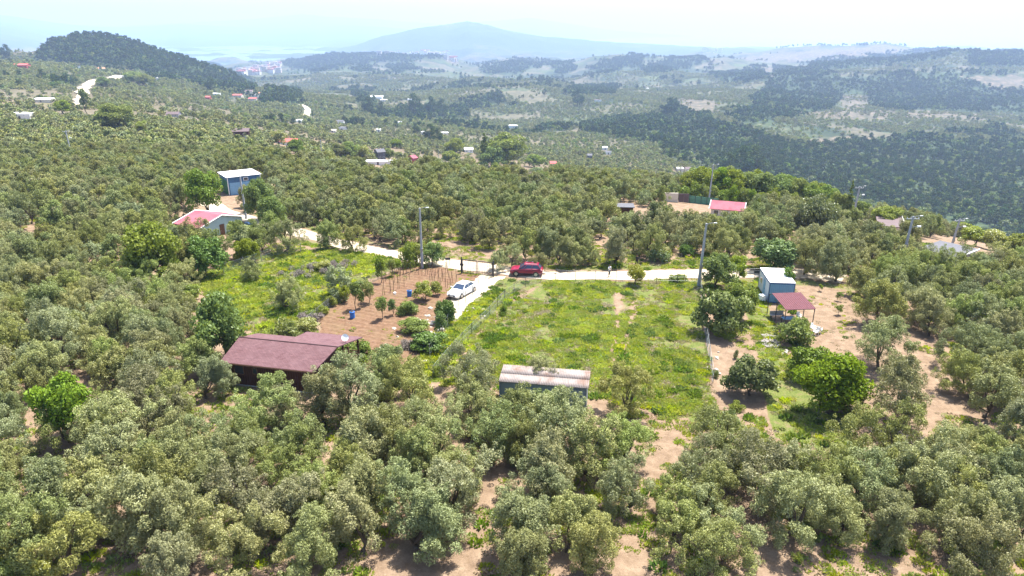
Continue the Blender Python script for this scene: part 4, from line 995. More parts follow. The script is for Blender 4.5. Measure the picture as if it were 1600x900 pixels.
# ================================================================== buildings
def colmat(name, c, rough=.75, **k): return simple(name, c, rough, **k)
M_WOOD = None
m, t, o = newmat('dark stained planks'); n = noise_tex(t, 3, 5, .6, sc=(6, 6, .5)); bsdf(t, o, ramp(t, n, [(.3, (.03, .012, .008)), (.7, (.085, .034, .02))]), .75, bump=n, bstr=.3); M_WOOD = m
M_WOODL = simple('brown timber', (.14, .075, .045), .7, var=.3, scale=5)
m, t, o = newmat('rose brown shingles'); tc = t.nodes.new('ShaderNodeTexCoord'); bk = t.nodes.new('ShaderNodeTexBrick')
t.links.new(tc.outputs['UV'], bk.inputs['Vector']); bk.inputs['Scale'].default_value = 1; bk.inputs['Brick Width'].default_value = .34; bk.inputs['Row Height'].default_value = .16; bk.inputs['Mortar Size'].default_value = .012
bk.inputs['Color1'].default_value = (.105, .050, .055, 1); bk.inputs['Color2'].default_value = (.155, .082, .088, 1); bk.inputs['Mortar'].default_value = (.06, .03, .03, 1); bk.inputs['Bias'].default_value = -.1
n = noise_tex(t, .9, 5, .65); c = mixc(t, ramp(t, n, [(.35, (0, 0, 0)), (.7, (.45, .45, .45))]), bk.outputs[0], (.17, .10, .105))
bsdf(t, o, c, .85, spec=.25, bump=bk.outputs['Fac'], bstr=.5, bdist=-.012); M_SHINGLE = m
M_TINRED = simple('red brown sheet', (.115, .042, .05), .75, var=.12, scale=2, spec=.2)
M_TINPINK = simple('faded pink tin', (.31, .10, .125), .8, var=.1, scale=1.2, spec=.15, stain=(.22, .06, .08))
M_TINGREY = simple('grey tin', (.105, .105, .118), .75, var=.15, scale=2, spec=.2)
M_TINWHITE = simple('white tin', (.80, .80, .80), .5, var=.04, scale=1.5)
M_RUST = simple('weathered corrugated sheet', (.23, .195, .18), .75, var=.22, scale=1.3, stain=(.17, .11, .085))
M_BLUEW = simple('blue painted steel', (.17, .33, .48), .5, var=.12, scale=3, spec=.5)
M_BLUEP = simple('pale blue steel', (.19, .37, .54), .55, var=.12, scale=3, spec=.4)
M_BLUEF = simple('deep blue frame', (.04, .11, .26), .5, var=.1)
M_SLATE = simple('slate blue sheet wall', (.13, .185, .23), .65, var=.12, scale=1.5)
M_TURQ = simple('pale turquoise plaster', (.38, .52, .52), .85, var=.08)
M_CREAM = simple('cream plaster', (.62, .56, .46), .85, var=.08)
M_WHITE = simple('white paint', (.80, .80, .78), .6, var=.03)
M_GREYW = simple('grey plaster', (.36, .35, .35), .85, var=.12)
M_ORANGE = simple('orange roof tiles', (.55, .24, .13), .8, var=.15, scale=2)
M_REDR = simple('red roof tiles', (.42, .10, .09), .8, var=.15, scale=2)
M_BROWNR = simple('brown grey roof', (.12, .088, .09), .8, var=.12, scale=1)
M_GREENW = simple('green tarpaulin wall', (.03, .15, .07), .6, var=.2)
M_NAVY = simple('navy sheet wall', (.05, .13, .25), .5, var=.12)
M_GLASS = simple('dark window glass', (.03, .04, .05), .1, var=.1, spec=.8, bstr=0)
M_CONC = simple('pole concrete', (.33, .34, .36), .85, var=.1, scale=2)
M_STEEL = simple('grey galvanised steel', (.32, .33, .35), .5, metal=.6, var=.1)
M_DKSTEEL = simple('dark painted steel', (.05, .05, .05), .6, var=.2)
M_BLK = simple('black plastic', (.02, .02, .022), .6, var=.1)
M_BLUEPL = simple('blue plastic', (.02, .13, .42), .35, var=.12, spec=.5, scale=4)
M_WHPL = simple('white plastic', (.78, .78, .76), .4, var=.03)
M_STONE = simple('pale limestone', (.38, .345, .295), .9, var=.2, scale=2, bstr=.6)
def uv_planar(o, ax, ay):
    """texture coordinates in metres along two directions of the piece"""
    me = o.data; uv = me.uv_layers.new(name='UVMap')
    for lp in me.loops:
        co = me.vertices[lp.vertex_index].co; uv.data[lp.index].uv = (co.dot(ax), co.dot(ay))
class Frame:
    """local frame: a runs along the front, b goes back"""
    def __init__(s, A, B): s.o = Vector((A.x, A.y, 0)); d = Vector((B.x - A.x, B.y - A.y, 0)); s.L = d.length; s.a = d.normalized(); s.b = Vector((-s.a.y, s.a.x, 0)); s.rz = math.atan2(s.a.y, s.a.x)
# ------------------------------------------------------------------ wooden cabin
fr = Frame(un(343, 565.4, 2.5), un(490, 581.3, 2.5)); L = fr.L
cab = empty('wooden_cabin', fr.o, fr.rz); tag(cab, 'dark plank cabin with a rose brown shingle roof and covered porch', 'cabin')
def roofpart(q, th=.09, nm='roof_slope', mt=None, par=None):
    ob = MB().slab(q, th).build(nm, mt or M_SHINGLE, par or cab); q = [Vector(p) for p in q]; ax = (q[1] - q[0]).normalized(); n_ = ax.cross(q[3] - q[0]).normalized(); uv_planar(ob, ax, n_.cross(ax)); return ob
roofpart([(0, 0, 2.5), (L, 0, 2.5), (L + .75, 3.35, 3.5), (.0, 3.35, 3.5)])
roofpart([(0, 3.36, 3.5), (4.75, 3.36, 3.5), (4.75, 6.4, 2.6), (0, 6.4, 2.6)])
roofpart([(4.76, 3.36, 3.5), (L + .75, 3.36, 3.5), (L + 1.35, 7.5, 2.75), (4.76, 7.5, 2.75)])
MB().tube([(0, 3.355, 3.5), (L + .75, 3.355, 3.5)], .07, 6).build('ridge_cap', M_SHINGLE, cab)
MB().box(-.04, L, -.04, 0, 2.34, 2.46).build('fascia_board', M_WOODL, cab)
wx0, wx1, wy0, wy1 = .45, L - .75, .55, 6.0
wb = MB().poly([(wx0 + .02, wy0 + .02, 0), (wx1 - .02, wy0 + .02, 0), (wx1 - .02, wy0 + .02, 2.45), (wx0 + .02, wy0 + .02, 2.45)])
wb.poly([(wx0 + .02, wy1, 0), (wx0 + .02, wy0, 0), (wx0 + .02, wy0, 2.4), (wx0 + .02, 3.36, 3.34), (wx0 + .02, wy1, 2.6)]).poly([(wx1 - .02, wy0, 0), (wx1 - .02, wy1, 0), (wx1 - .02, wy1, 2.6), (wx1 - .02, 3.36, 3.34), (wx1 - .02, wy0, 2.45)])
wb.poly([(wx1, wy1, 0), (wx0, wy1, 0), (wx0, wy1, 2.5), (wx1, wy1, 2.5)]); wb.build('wall', M_WOOD, cab)
pk = None; np_ = 34; pw = (wx1 - wx0) / np_
for i in range(np_):
    if pk is None: pk = MB().box(0, pw - .02, -.03, .012, .12, 2.5).build('plank', M_WOOD, cab); pk.location = (wx0, wy0, 0); continue
    q = link('plank', pk.data, cab, (wx0 + i * pw, wy0 + .004 * (i % 3), 0))
MB().box(wx0 - .05, wx1 + .05, wy0 - .05, wy1, -.2, .12).build('foundation', M_CONC, cab)
for x0, w_, z0, z1 in ((1.1, .9, 1.25, 2.05), (2.95, .4, 1.4, 1.95), (5.2, .9, 1.2, 2.05)):
    f = MB(); f.box(x0, x0 + w_, wy0 - .09, wy0 - .035, z0 - .06, z0); f.box(x0, x0 + w_, wy0 - .09, wy0 - .035, z1, z1 + .06); f.box(x0 - .06, x0, wy0 - .09, wy0 - .035, z0, z1); f.box(x0 + w_, x0 + w_ + .06, wy0 - .09, wy0 - .035, z0, z1)
    fo = f.build('window', M_WOODL, cab); MB().box(x0, x0 + w_, wy0 - .06, wy0 - .04, z0, z1).build('pane', M_GLASS, fo)
px0, px1 = wx1, L + 1.0
MB().box(px0, px1, 2.6, 7.2, .35, .47).build('porch_deck', M_WOODL, cab)
for x, y in ((px1 - .1, 2.75), (px1 - .05, 5.0), (px1, 7.05), (px0 + .1, 7.05), (6, 7.1)): MB().box(x - .07, x + .07, y - .07, y + .07, 0, 2.78 if y > 4 else 3.1).build('post', M_WOOD, cab)
for z in (.85, 1.15, 1.4):
    MB().box(px1 - .13, px1 - .07, 2.85, 4.9, z, z + .06).build('rail', M_WOODL, cab)
    MB().box(px1 - .10, px1 - .04, 5.1, 6.95, z, z + .06).build('rail', M_WOODL, cab)
    MB().box(px0 + .2, px1 - .1, 7.02, 7.08, z, z + .06).build('rail', M_WOODL, cab)
for i in range(3): MB().box(px1 + .0 + i * .3, px1 + .3 + i * .3, 3.6, 4.8, .0, .36 - i * .11).build('stair_step', M_WOODL, cab)
for y in (3.55, 4.85): MB().tube([(px1, y, 1.3), (px1 + .95, y, .85)], .035, 5).build('handrail', M_WOODL, cab)
# dish on the porch roof corner
dp = fr.o + fr.a * (L + .72) + fr.b * 5.1
ds = empty('satellite_dish', (dp.x, dp.y, 3.12), fr.rz); tag(ds, 'small white satellite dish on a bent bracket above the cabin porch', 'satellite dish')
mb = MB(); nr, ns = 4, 14; Dv = [(0, 0, 0)]
for i in range(1, nr + 1):
    for k in range(ns): rr = .34 * i / nr; Dv.append((rr * math.cos(6.283 * k / ns), rr * math.sin(6.283 * k / ns), .9 * rr * rr))
Df = [(0, 1 + k, 1 + (k + 1) % ns) for k in range(ns)] + [(1 + i * ns + k, 1 + (i + 1) * ns + k, 1 + (i + 1) * ns + (k + 1) % ns, 1 + i * ns + (k + 1) % ns) for i in range(nr - 1) for k in range(ns)]
d_ = mesh_obj('reflector', Dv, Df, M_WHITE, ds, smooth=True); d_.rotation_euler = (R(58), 0, R(20)); d_.location = (0, 0, .55)
MB().tube([(0, 0, 0), (0, 0, .45), (0, .06, .55)], .03, 6).build('mast', M_STEEL, ds); MB().tube([(0, 0, .3), (.05, -.35, .75)], .015, 5).build('feed_arm', M_WHITE, ds)
# ------------------------------------------------------------------ sheet roofed shed in the lower grove
fr = Frame(un(779, 595, 2.25), un(919, 606, 2.25)); L = fr.L; D = 2.35
sh = empty('storage_shed', fr.o, fr.rz); tag(sh, 'long low shed with slate blue walls and a stained grey corrugated roof', 'shed')
MB().box(.12, L - .12, .12, D - .1, 0, 2.18).build('wall', M_SLATE, sh)
MB().box(L - .12, L - .04, .08, .2, 0, 2.2).build('corner_post', M_WHITE, sh); MB().box(.04, .12, .08, .2, 0, 2.2).build('corner_post', M_BLUEF, sh)
MB().box(L * .8, L * .8 + .9, .06, .12, .05, 1.95).build('door', M_SLATE, sh)
def corr(w_, l_, amp, nw, mt, nm, par, z0, z1, y0, x0, tilt=0):
    n_ = nw * 4; V, Fc = [], []
    for j, (y, z) in enumerate(((y0, z0), (y0 + l_, z1))):
        for i in range(n_ + 1): V.append((x0 + w_ * i / n_, y, z + amp * math.sin(i / 4 * 6.283)))
    Fc = [(i, i + 1, n_ + 2 + i, n_ + 1 + i) for i in range(n_)]
    ob = mesh_obj(nm, V, Fc, mt, par, smooth=True); sm = ob.modifiers.new('thick', 'SOLIDIFY'); sm.thickness = .012; return ob
nsx = 9; ws = L / nsx
for i in range(nsx):
    for j in range(2):
        if j == 1: q = corr(ws + .04, D * .56, .022, 6, M_RUST, 'roof_sheet', sh, 2.47 + .012 * (i % 2), 2.66 + .012 * (i % 2), D * .47, i * ws)
        else: corr(ws + .04, D * .54, .022, 6, M_RUST, 'roof_sheet', sh, 2.26 + .012 * (i % 2), 2.45 + .012 * (i % 2), -.12, i * ws)
MB().poly([(.12, .12, 2.18), (L - .12, .12, 2.18), (L - .12, D - .1, 2.55), (.12, D - .1, 2.55)]).poly([(L - .12, .12, 2.18), (L - .12, D - .1, 2.18), (L - .12, D - .1, 2.55)]).poly([(.12, .12, 2.18), (.12, D - .1, 2.55), (.12, D - .1, 2.18)]).poly([(L-.12, D-.1, 2.18), (.12, D-.1, 2.18), (.12, D-.1, 2.55), (L-.12, D-.1, 2.55)]).build('gable_board', M_SLATE, sh)
# ------------------------------------------------------------------ site container
fr = Frame(un(1203, 441, 2.6), un(1243.5, 442.5, 2.6)); L = fr.L; D = 5.5
ct = empty('site_container', fr.o, fr.rz); tag(ct, 'blue steel site container with a flat white roof beside the road end', 'container')
MB().box(.05, L - .05, .05, D - .05, .1, 2.5, 0).build('body', M_BLUEW, ct)
MB().box(0, L, 0, D, 2.52, 2.62).build('roof', M_TINWHITE, ct)
for x in (.0, L - .09):
    for y in (0, D - .09): MB().box(x, x + .09, y, y + .09, 0, 2.52).build('corner_post', M_BLUEF, ct)
for y in (-.01,): MB().box(.09, L - .09, y, .09, 2.38, 2.52).build('top_rail', M_BLUEF, ct); MB().box(.09, L - .09, y, .09, .0, .14).build('bottom_rail', M_BLUEF, ct)
MB().box(-.01, .09, .09, D - .09, 2.38, 2.52).build('top_rail', M_BLUEF, ct)
rbm = MB().box(0, .09, -.0, .04, .14, 2.38).build('wall_rib', M_BLUEP, ct); rbm.location = (.2, .012, 0)
for i in range(1, 13): link('wall_rib', rbm.data, ct, (.2 + i * (L - .45) / 12, .012, 0))
rb2 = MB().box(.0, .04, 0, .12, .14, 2.38).build('wall_rib', M_TINWHITE, ct); rb2.location = (.012, .2, 0)
for i in range(1, 20): link('wall_rib', rb2.data, ct, (.012, .2 + i * (D - .5) / 19, 0))
dfo = MB().box(-.03, .01, 1.9, 2.8, .12, 2.15).build('door', M_BLUEP, ct); MB().box(-.07, -.03, 2.0, 2.06, 1.0, 1.15).build('handle', M_DKSTEEL, dfo)
wfo = MB().box(-.03, .01, 3.5, 4.4, 1.1, 1.9).build('window', M_WHITE, ct); MB().box(-.04, -.03, 3.56, 4.34, 1.16, 1.84).build('pane', M_GLASS, wfo)
# junk along its shaded wall
for k, (u, v_, zz, lb) in enumerate(((-.5, 1.2, .5, 'pale crate leaning at the shaded wall of the container'), (-.55, .3, .8, 'stacked light board against the container corner'))):
    p = fr.o + fr.a * u + fr.b * v_; q = MB().box(-.25, .25, -.3, .3, 0, zz).box(-.28, .28, -.33, .33, zz, zz + .04).build('storage_crate', [M_BLUEP, M_WHITE][k], None); q.location = (p.x, p.y, 0); q.rotation_euler = (0, 0, .3 * k); tag(q, lb, 'crate')
# ------------------------------------------------------------------ open carport
A, B = un(1228, 484, 2.35), un(1275, 482.5, 2.35); fr = Frame(A, B); L = fr.L; D = 4.6
cp = empty('carport', fr.o, fr.rz); tag(cp, 'open carport with a dull red sheet roof on thin dark posts', 'carport')
off = (un(1216, 457.5, 2.55) - A); sx_ = off.dot(fr.a)
V = []; nW = 56
for j, (y, z, xo) in enumerate(((0, 2.35, 0), (D, 2.55, sx_ * .35))):
    for i in range(nW + 1): V.append((xo + L * i / nW, y, z + .018 * (1 if i % 4 < 2 else -1)))
q = mesh_obj('roof_sheet', V, [(i, i + 1, nW + 2 + i, nW + 1 + i) for i in range(nW)], M_TINRED, cp); sm = q.modifiers.new('thick', 'SOLIDIFY'); sm.thickness = .02
for x, y in ((.08, .1), (L - .08, .1), (L * .62, .1), (.08, D / 2), (L - .08, D / 2), (.1, D - .15), (L - .1, D - .15)): MB().box(x - .035, x + .035, y - .035, y + .035, 0, 2.33 + .2 * y / D).build('post', M_DKSTEEL, cp)
for y in (.1, D / 2, D - .15): MB().box(.05, L - .05, y - .03, y + .03, 2.25 + .2 * y / D, 2.32 + .2 * y / D).build('beam', M_DKSTEEL, cp)
def put(o, u, v_, rz=0): p = fr.o + fr.a * u + fr.b * v_; o.location = (p.x, p.y, 0); o.rotation_euler = (0, 0, fr.rz + rz)
tb = empty('picnic_table', (0, 0, 0)); put(tb, 1.2, 1.5); MB().box(-.7, .7, -.4, .4, .7, .75).build('tabletop', M_BLUEP, tb)
for x in (-.6, .6):
    for y in (-.32, .32): MB().box(x - .03, x + .03, y - .03, y + .03, 0, .7).build('leg', M_DKSTEEL, tb)
tag(tb, 'table in the shade beneath the red carport roof', 'table')
bn = empty('bench', (0, 0, 0)); put(bn, .7, 3.2); MB().box(-.8, .8, -.2, .2, .4, .45).build('seat', M_GREYW, bn); MB().box(-.8, .8, .18, .23, .45, .85).build('backrest', M_GREYW, bn)
for x in (-.7, .7): MB().box(x - .03, x + .03, -.18, .18, 0, .4).build('leg', M_DKSTEEL, bn)
tag(bn, 'pale bench beneath the back edge of the red carport roof', 'bench')
def plastic_chair(px, py, rz, lab):
    c = empty('plastic_chair', at(px, py), rz); MB().box(-.23, .23, -.23, .23, .42, .46).build('seat', M_WHPL, c); MB().hexa([(-.22, .2, .46), (.22, .2, .46), (.22, .24, .46), (-.22, .24, .46), (-.2, .3, .9), (.2, .3, .9), (.2, .33, .9), (-.2, .33, .9)]).build('backrest', M_WHPL, c)
    for x in (-.2, .2):
        for y in (-.2, .2): MB().box(x - .02, x + .02, y - .02, y + .02, 0, .42).build('leg', M_WHPL, c)
        MB().box(x - .03, x + .03, -.2, .22, .62, .65).build('armrest', M_WHPL, c)
    tag(c, lab, 'chair', 'white plastic chairs by the carport')
plastic_chair(1270, 518, .4, 'white plastic chair just outside the carport corner post'); plastic_chair(1280, 521, 2.4, 'white plastic chair next to the one at the carport corner post'); plastic_chair(1274, 524, -1.2, 'white plastic chair in the leaves in front of the other two'); plastic_chair(1248, 500, .2, 'white plastic chair in the carport shade')
# ------------------------------------------------------------------ houses and sheds further off
def quad_house(name, label, corners, zr, zg, mats, eave=None, style='flat', over=.25, cat='building'):
    """corners: four roof corners as seen, front left, front right, back right, back left"""
    P = [un(x, y, zr) for x, y in corners]; fl, frr, br, bl = P; a = Vector((frr.x - fl.x, frr.y - fl.y, 0)); Lx = a.length; rz = math.atan2(a.y, a.x)
    a.normalize(); b = Vector((-a.y, a.x, 0)); Dy = max(1.5, ((bl - fl).dot(b) + (br - frr).dot(b)) / 2)
    o = empty(name, (fl.x, fl.y, zg), rz); H = zr - zg; tag(o, label, cat); wall, roof, trim = mats
    if style == 'flat':
        MB().box(over, Lx - over, over, Dy - over, -2, H - .12).build('wall', wall, o); MB().box(0, Lx, 0, Dy, H - .118, H).build('roof', roof, o)
    return o, Lx, Dy, H
def gable(name, label, p, Lx, Dy, He, Hr, rz, wall, roof, trim=None, windows=3, cat='house', chimney=False, over=.35):
    """gabled house; the ridge runs along local x; origin at the middle of the floor"""
    o = empty(name, p, rz); tag(o, label, cat); x, y = Lx / 2, Dy / 2
    w_ = MB().box(-x, x, -y, y, -2.5, He - .02); w_.poly([(-x, -y, He - .02), (-x, 0, Hr - .08), (-x, y, He - .02)][::-1]).poly([(x, -y, He - .02), (x, y, He - .02), (x, 0, Hr - .08)])
    w_.build('wall', wall, o); e = over; sl_ = (Hr - He) / y
    ro = MB().slab([(-x - e, -y - e, He - sl_ * e), (x + e, -y - e, He - sl_ * e), (x + e, 0, Hr), (-x - e, 0, Hr)], .08).slab([(-x - e, 0.002, Hr), (x + e, 0.002, Hr), (x + e, y + e, He - sl_ * e), (-x - e, y + e, He - sl_ * e)], .08).build('roof', roof, o)
    if trim:
        for sx in (-1, 1): MB().tube([(sx * (x + e + .03), -y - e, He - sl_ * e), (sx * (x + e + .03), 0, Hr + .02), (sx * (x + e + .03), y + e, He - sl_ * e)], .07, 4).build('barge_board', trim, o)
    if chimney: MB().box(x * .3, x * .3 + .7, -.3, .4, Hr - .4, Hr + .9).build('chimney', M_WHITE, ro)
    for i in range(windows):
        wx = -x + Lx * (i + .5) / windows; f = MB().box(wx - .5, wx + .5, -y - .04, -y + .02, 1.0, 2.1).build('window', M_WHITE, o); MB().box(wx - .42, wx + .42, -y - .06, -y - .042, 1.08, 2.02).build('pane', M_GLASS, f)
    f = MB().box(x - .01, x + .04, -.45, .45, 0, 2.05).build('door', M_WOODL, o); MB().box(x + .042, x + .07, -.36, -.28, .95, 1.1).build('handle', M_STEEL, f)
    return o
# pink tin roof house by the road bend: ridge from (305,328) to (346,336)
gz = at(346, 356).z; r0, r1 = un(305, 328.5, gz + 3.6), un(346, 336, gz + 3.6); mid = (r0 + r1) / 2; rz = math.atan2(r1.y - r0.y, r1.x - r0.x)
gable('bungalow', 'bungalow with a faded pink tin roof and pale turquoise gable at the road bend', Vector((mid.x, mid.y, gz)), (r1 - r0).length - .6, 8.2, 2.5, 3.6, rz, M_TURQ, M_TINPINK, M_WHITE, 2)
# navy barn with white flat roof
gz = at(353, 303).z; q, Lx, Dy, H = quad_house('flat_roofed_barn', 'large barn with flat white roof, navy front and green side', [(353, 277.5), (408.5, 271.5), (388, 263), (338, 270)], gz + 4.0, gz, (M_NAVY, M_TINWHITE, M_WHITE))
MB().box(.24, .27, .3, Dy - .3, 0, H - .9).build('green_side_sheet', M_GREENW, q)
for x in (.22, Lx - .34): MB().box(x, x + .14, .2, .34, -1, H - .12).build('corner_post', M_WHITE, q)
MB().box(.6, Lx - .5, .22, .246, 0, H - 1.3).build('lower_front_sheet', M_BLUEP, q)
f = MB().box(Lx * .48, Lx * .48 + 1.0, .19, .246, H - 1.1, H - .4).build('window', M_WHITE, q); MB().box(Lx * .48 + .1, Lx * .48 + .9, .17, .188, H - 1.0, H - .5).build('pane', M_GLASS, f)
MB().tube([(2.2, 1, H), (2.2, 1, H + .8)], .06, 5).box(1.9, 2.5, .95, 1.05, H + .8, H + .88).build('roof_vent', M_STEEL, q)
q, *_ = quad_house('low_annex', 'low white roofed annex joined to the green side of the navy barn', [(322, 284), (338, 283), (338, 279), (330, 280)], gz + 1.6, gz, (M_BLUEP, M_TINWHITE, M_WHITE), over=.1, cat='shed')
def vanlike(px, py, wpx, label, mt, rz=.2, nm='parked_car'):
    p = at(px, py); d = (p - Vector((0, 0, CAMZ))).length; s = wpx * d / FPX / 4.3; o = empty(nm, p, rz, s); tag(o, label, 'car')
    b = MB().hexa([(-2.1, -.85, .3), (2.1, -.85, .3), (2.1, .85, .3), (-2.1, .85, .3), (-2.1, -.82, .9), (2.05, -.8, .8), (2.05, .8, .8), (-2.1, .82, .9)]).hexa([(-1.9, -.78, .9), (1.2, -.78, .87), (1.2, .78, .87), (-1.9, .78, .9), (-1.4, -.62, 1.42), (.5, -.62, 1.42), (.5, .62, 1.42), (-1.4, .62, 1.42)], 0)
    b.build('body', mt, o); MB().hexa([(-1.75, -.795, .95), (1.05, -.795, .93), (1.05, -.76, .93), (-1.75, -.76, .95), (-1.35, -.655, 1.36), (.45, -.655, 1.36), (.45, -.6, 1.36), (-1.35, -.6, 1.36)]).build('window', M_GLASS, o)
    for x in (-1.3, 1.35):
        for y in (-.8, .8): MB().tube([(x, y - .1, .31), (x, y + .1, .31)], .31, 10).build('wheel', M_BLK, o)
vanlike(305, 287, 11, 'white car half hidden by olives next to the low annex', M_WHITE); vanlike(388, 352, 13, 'dark blue car parked beside the pink roofed bungalow', M_BLUEF, -.3)
vanlike(434, 305, 13, 'white vehicle roof among the olives past the barn', M_WHITE, .05)
# pink tin roof house, right hand
gz = at(1140, 338).z; P0, P1 = un(1109, 323, gz + 2.6), un(1163, 327.5, gz + 2.6); fr = Frame(P0, P1); c0 = fr.o + fr.a * fr.L / 2 + fr.b * 2.2
gable('tin_roofed_house', 'small house with a bright pink tin roof in front of the leafy belt', Vector((c0.x, c0.y, gz)), fr.L - .6, 4.6, 2.5, 3.5, fr.rz, M_CREAM, M_TINPINK, M_WHITE, 3)
gz = at(975, 335).z; q, *_ = quad_house('grey_roofed_hut', 'low hut with a grey tin roof and brown wall in the upper grove', [(964, 323.5), (992, 324), (996, 318), (969, 317)], gz + 2.3, gz, (M_WOOD, M_TINGREY, M_WHITE), cat='hut')
gz = at(1030, 335).z; q, *_ = quad_house('lean_to_shed', 'bluish tin lean-to among olives next to the grey roofed hut', [(1014, 330), (1036, 334), (1039, 327), (1018, 325)], gz + 2.2, gz, (M_TINGREY, M_TINGREY, M_WHITE), cat='shed')
p = at(1052, 316); wl = empty('garden_wall', p, -.12); tag(wl, 'cream rendered wall with a brown double gate beside the green screen fence', 'wall')
MB().box(-2.5, 1.0, 0, .25, -.5, 2.1).build('wall_panel', M_CREAM, wl)
for x in (1.1, 2.25): MB().box(x, x + 1.1, 0, .12, .05, 2.0).build('gate_leaf', M_BROWNR, wl)
p = at(1068, 316); q = at(1122, 322); sc_ = empty('screen_fence', p); tag(sc_, 'green mesh screen fence running to the pink tin roof', 'fence')
d = q - p; mb = MB(); mb.hexa([(0, 0, -.3), (d.x, d.y, d.z - .3), (d.x, d.y + .03, d.z - .3), (0, .03, -.3), (0, 0, 1.7), (d.x, d.y, d.z + 1.7), (d.x, d.y + .03, d.z + 1.7), (0, .03, 1.7)]).build('screen', simple('green screen net', (.10, .25, .17), .8), sc_)
for i in range(7): f_ = i / 6; MB().box(d.x * f_ - .04, d.x * f_ + .04, d.y * f_ - .08, d.y * f_ - .01, d.z * f_ - .3, d.z * f_ + 1.9).build('post', M_DKSTEEL, sc_)
# grey roofed house with tank, brown roof, long grey roof
gz = at(1376, 335).z
gable('house_with_tank', 'narrow house with a grey roof standing over the forest slope', at(1374, 334), 9, 5.5, 3.4, 4.6, -.1, M_BROWNR, M_TINGREY, None, 2)
p = at(1386, 337); tk = empty('water_tank', p); MB().tube([(0, -.2, 1.2), (0, 0, 1.25), (0, 0, 3.3), (0, 0, 3.6)], [1.15, 1.3, 1.3, .6], 14).build('drum', M_BLUEF, tk)
for a in range(4): MB().tube([(.9 * math.cos(a * 1.57), .9 * math.sin(a * 1.57), -1), (.9 * math.cos(a * 1.57), .9 * math.sin(a * 1.57), 1.3)], .07, 5).build('leg', M_STEEL, tk)
tag(tk, 'dark blue water tank on a stand next to the grey roofed house', 'water tank')
gz = at(1400, 366).z; q, Lx, Dy, H = quad_house('brown_roofed_house', 'house with a wide sloping brown roof edged in white beyond the far grove', [(1372, 352), (1416, 356), (1416, 334), (1370, 331)], gz + 2.6, gz, (M_CREAM, M_BROWNR, M_WHITE), cat='house')
MB().box(Lx, Lx + .14, 0, Dy, H - .14, H + .03).build('barge_board', M_WHITE, q)
gz = at(1490, 402).z; q, Lx, Dy, H = quad_house('long_grey_barn', 'long barn with a grey roof and white edge by a leaning lamp pole', [(1496, 402), (1530, 389), (1490, 379), (1444, 374)], gz + 2.8, gz, (M_GREYW, M_TINGREY, M_WHITE), cat='barn')
MB().box(0, Lx, -.14, 0, H - .14, H + .03).build('edge_trim', M_WHITE, q)
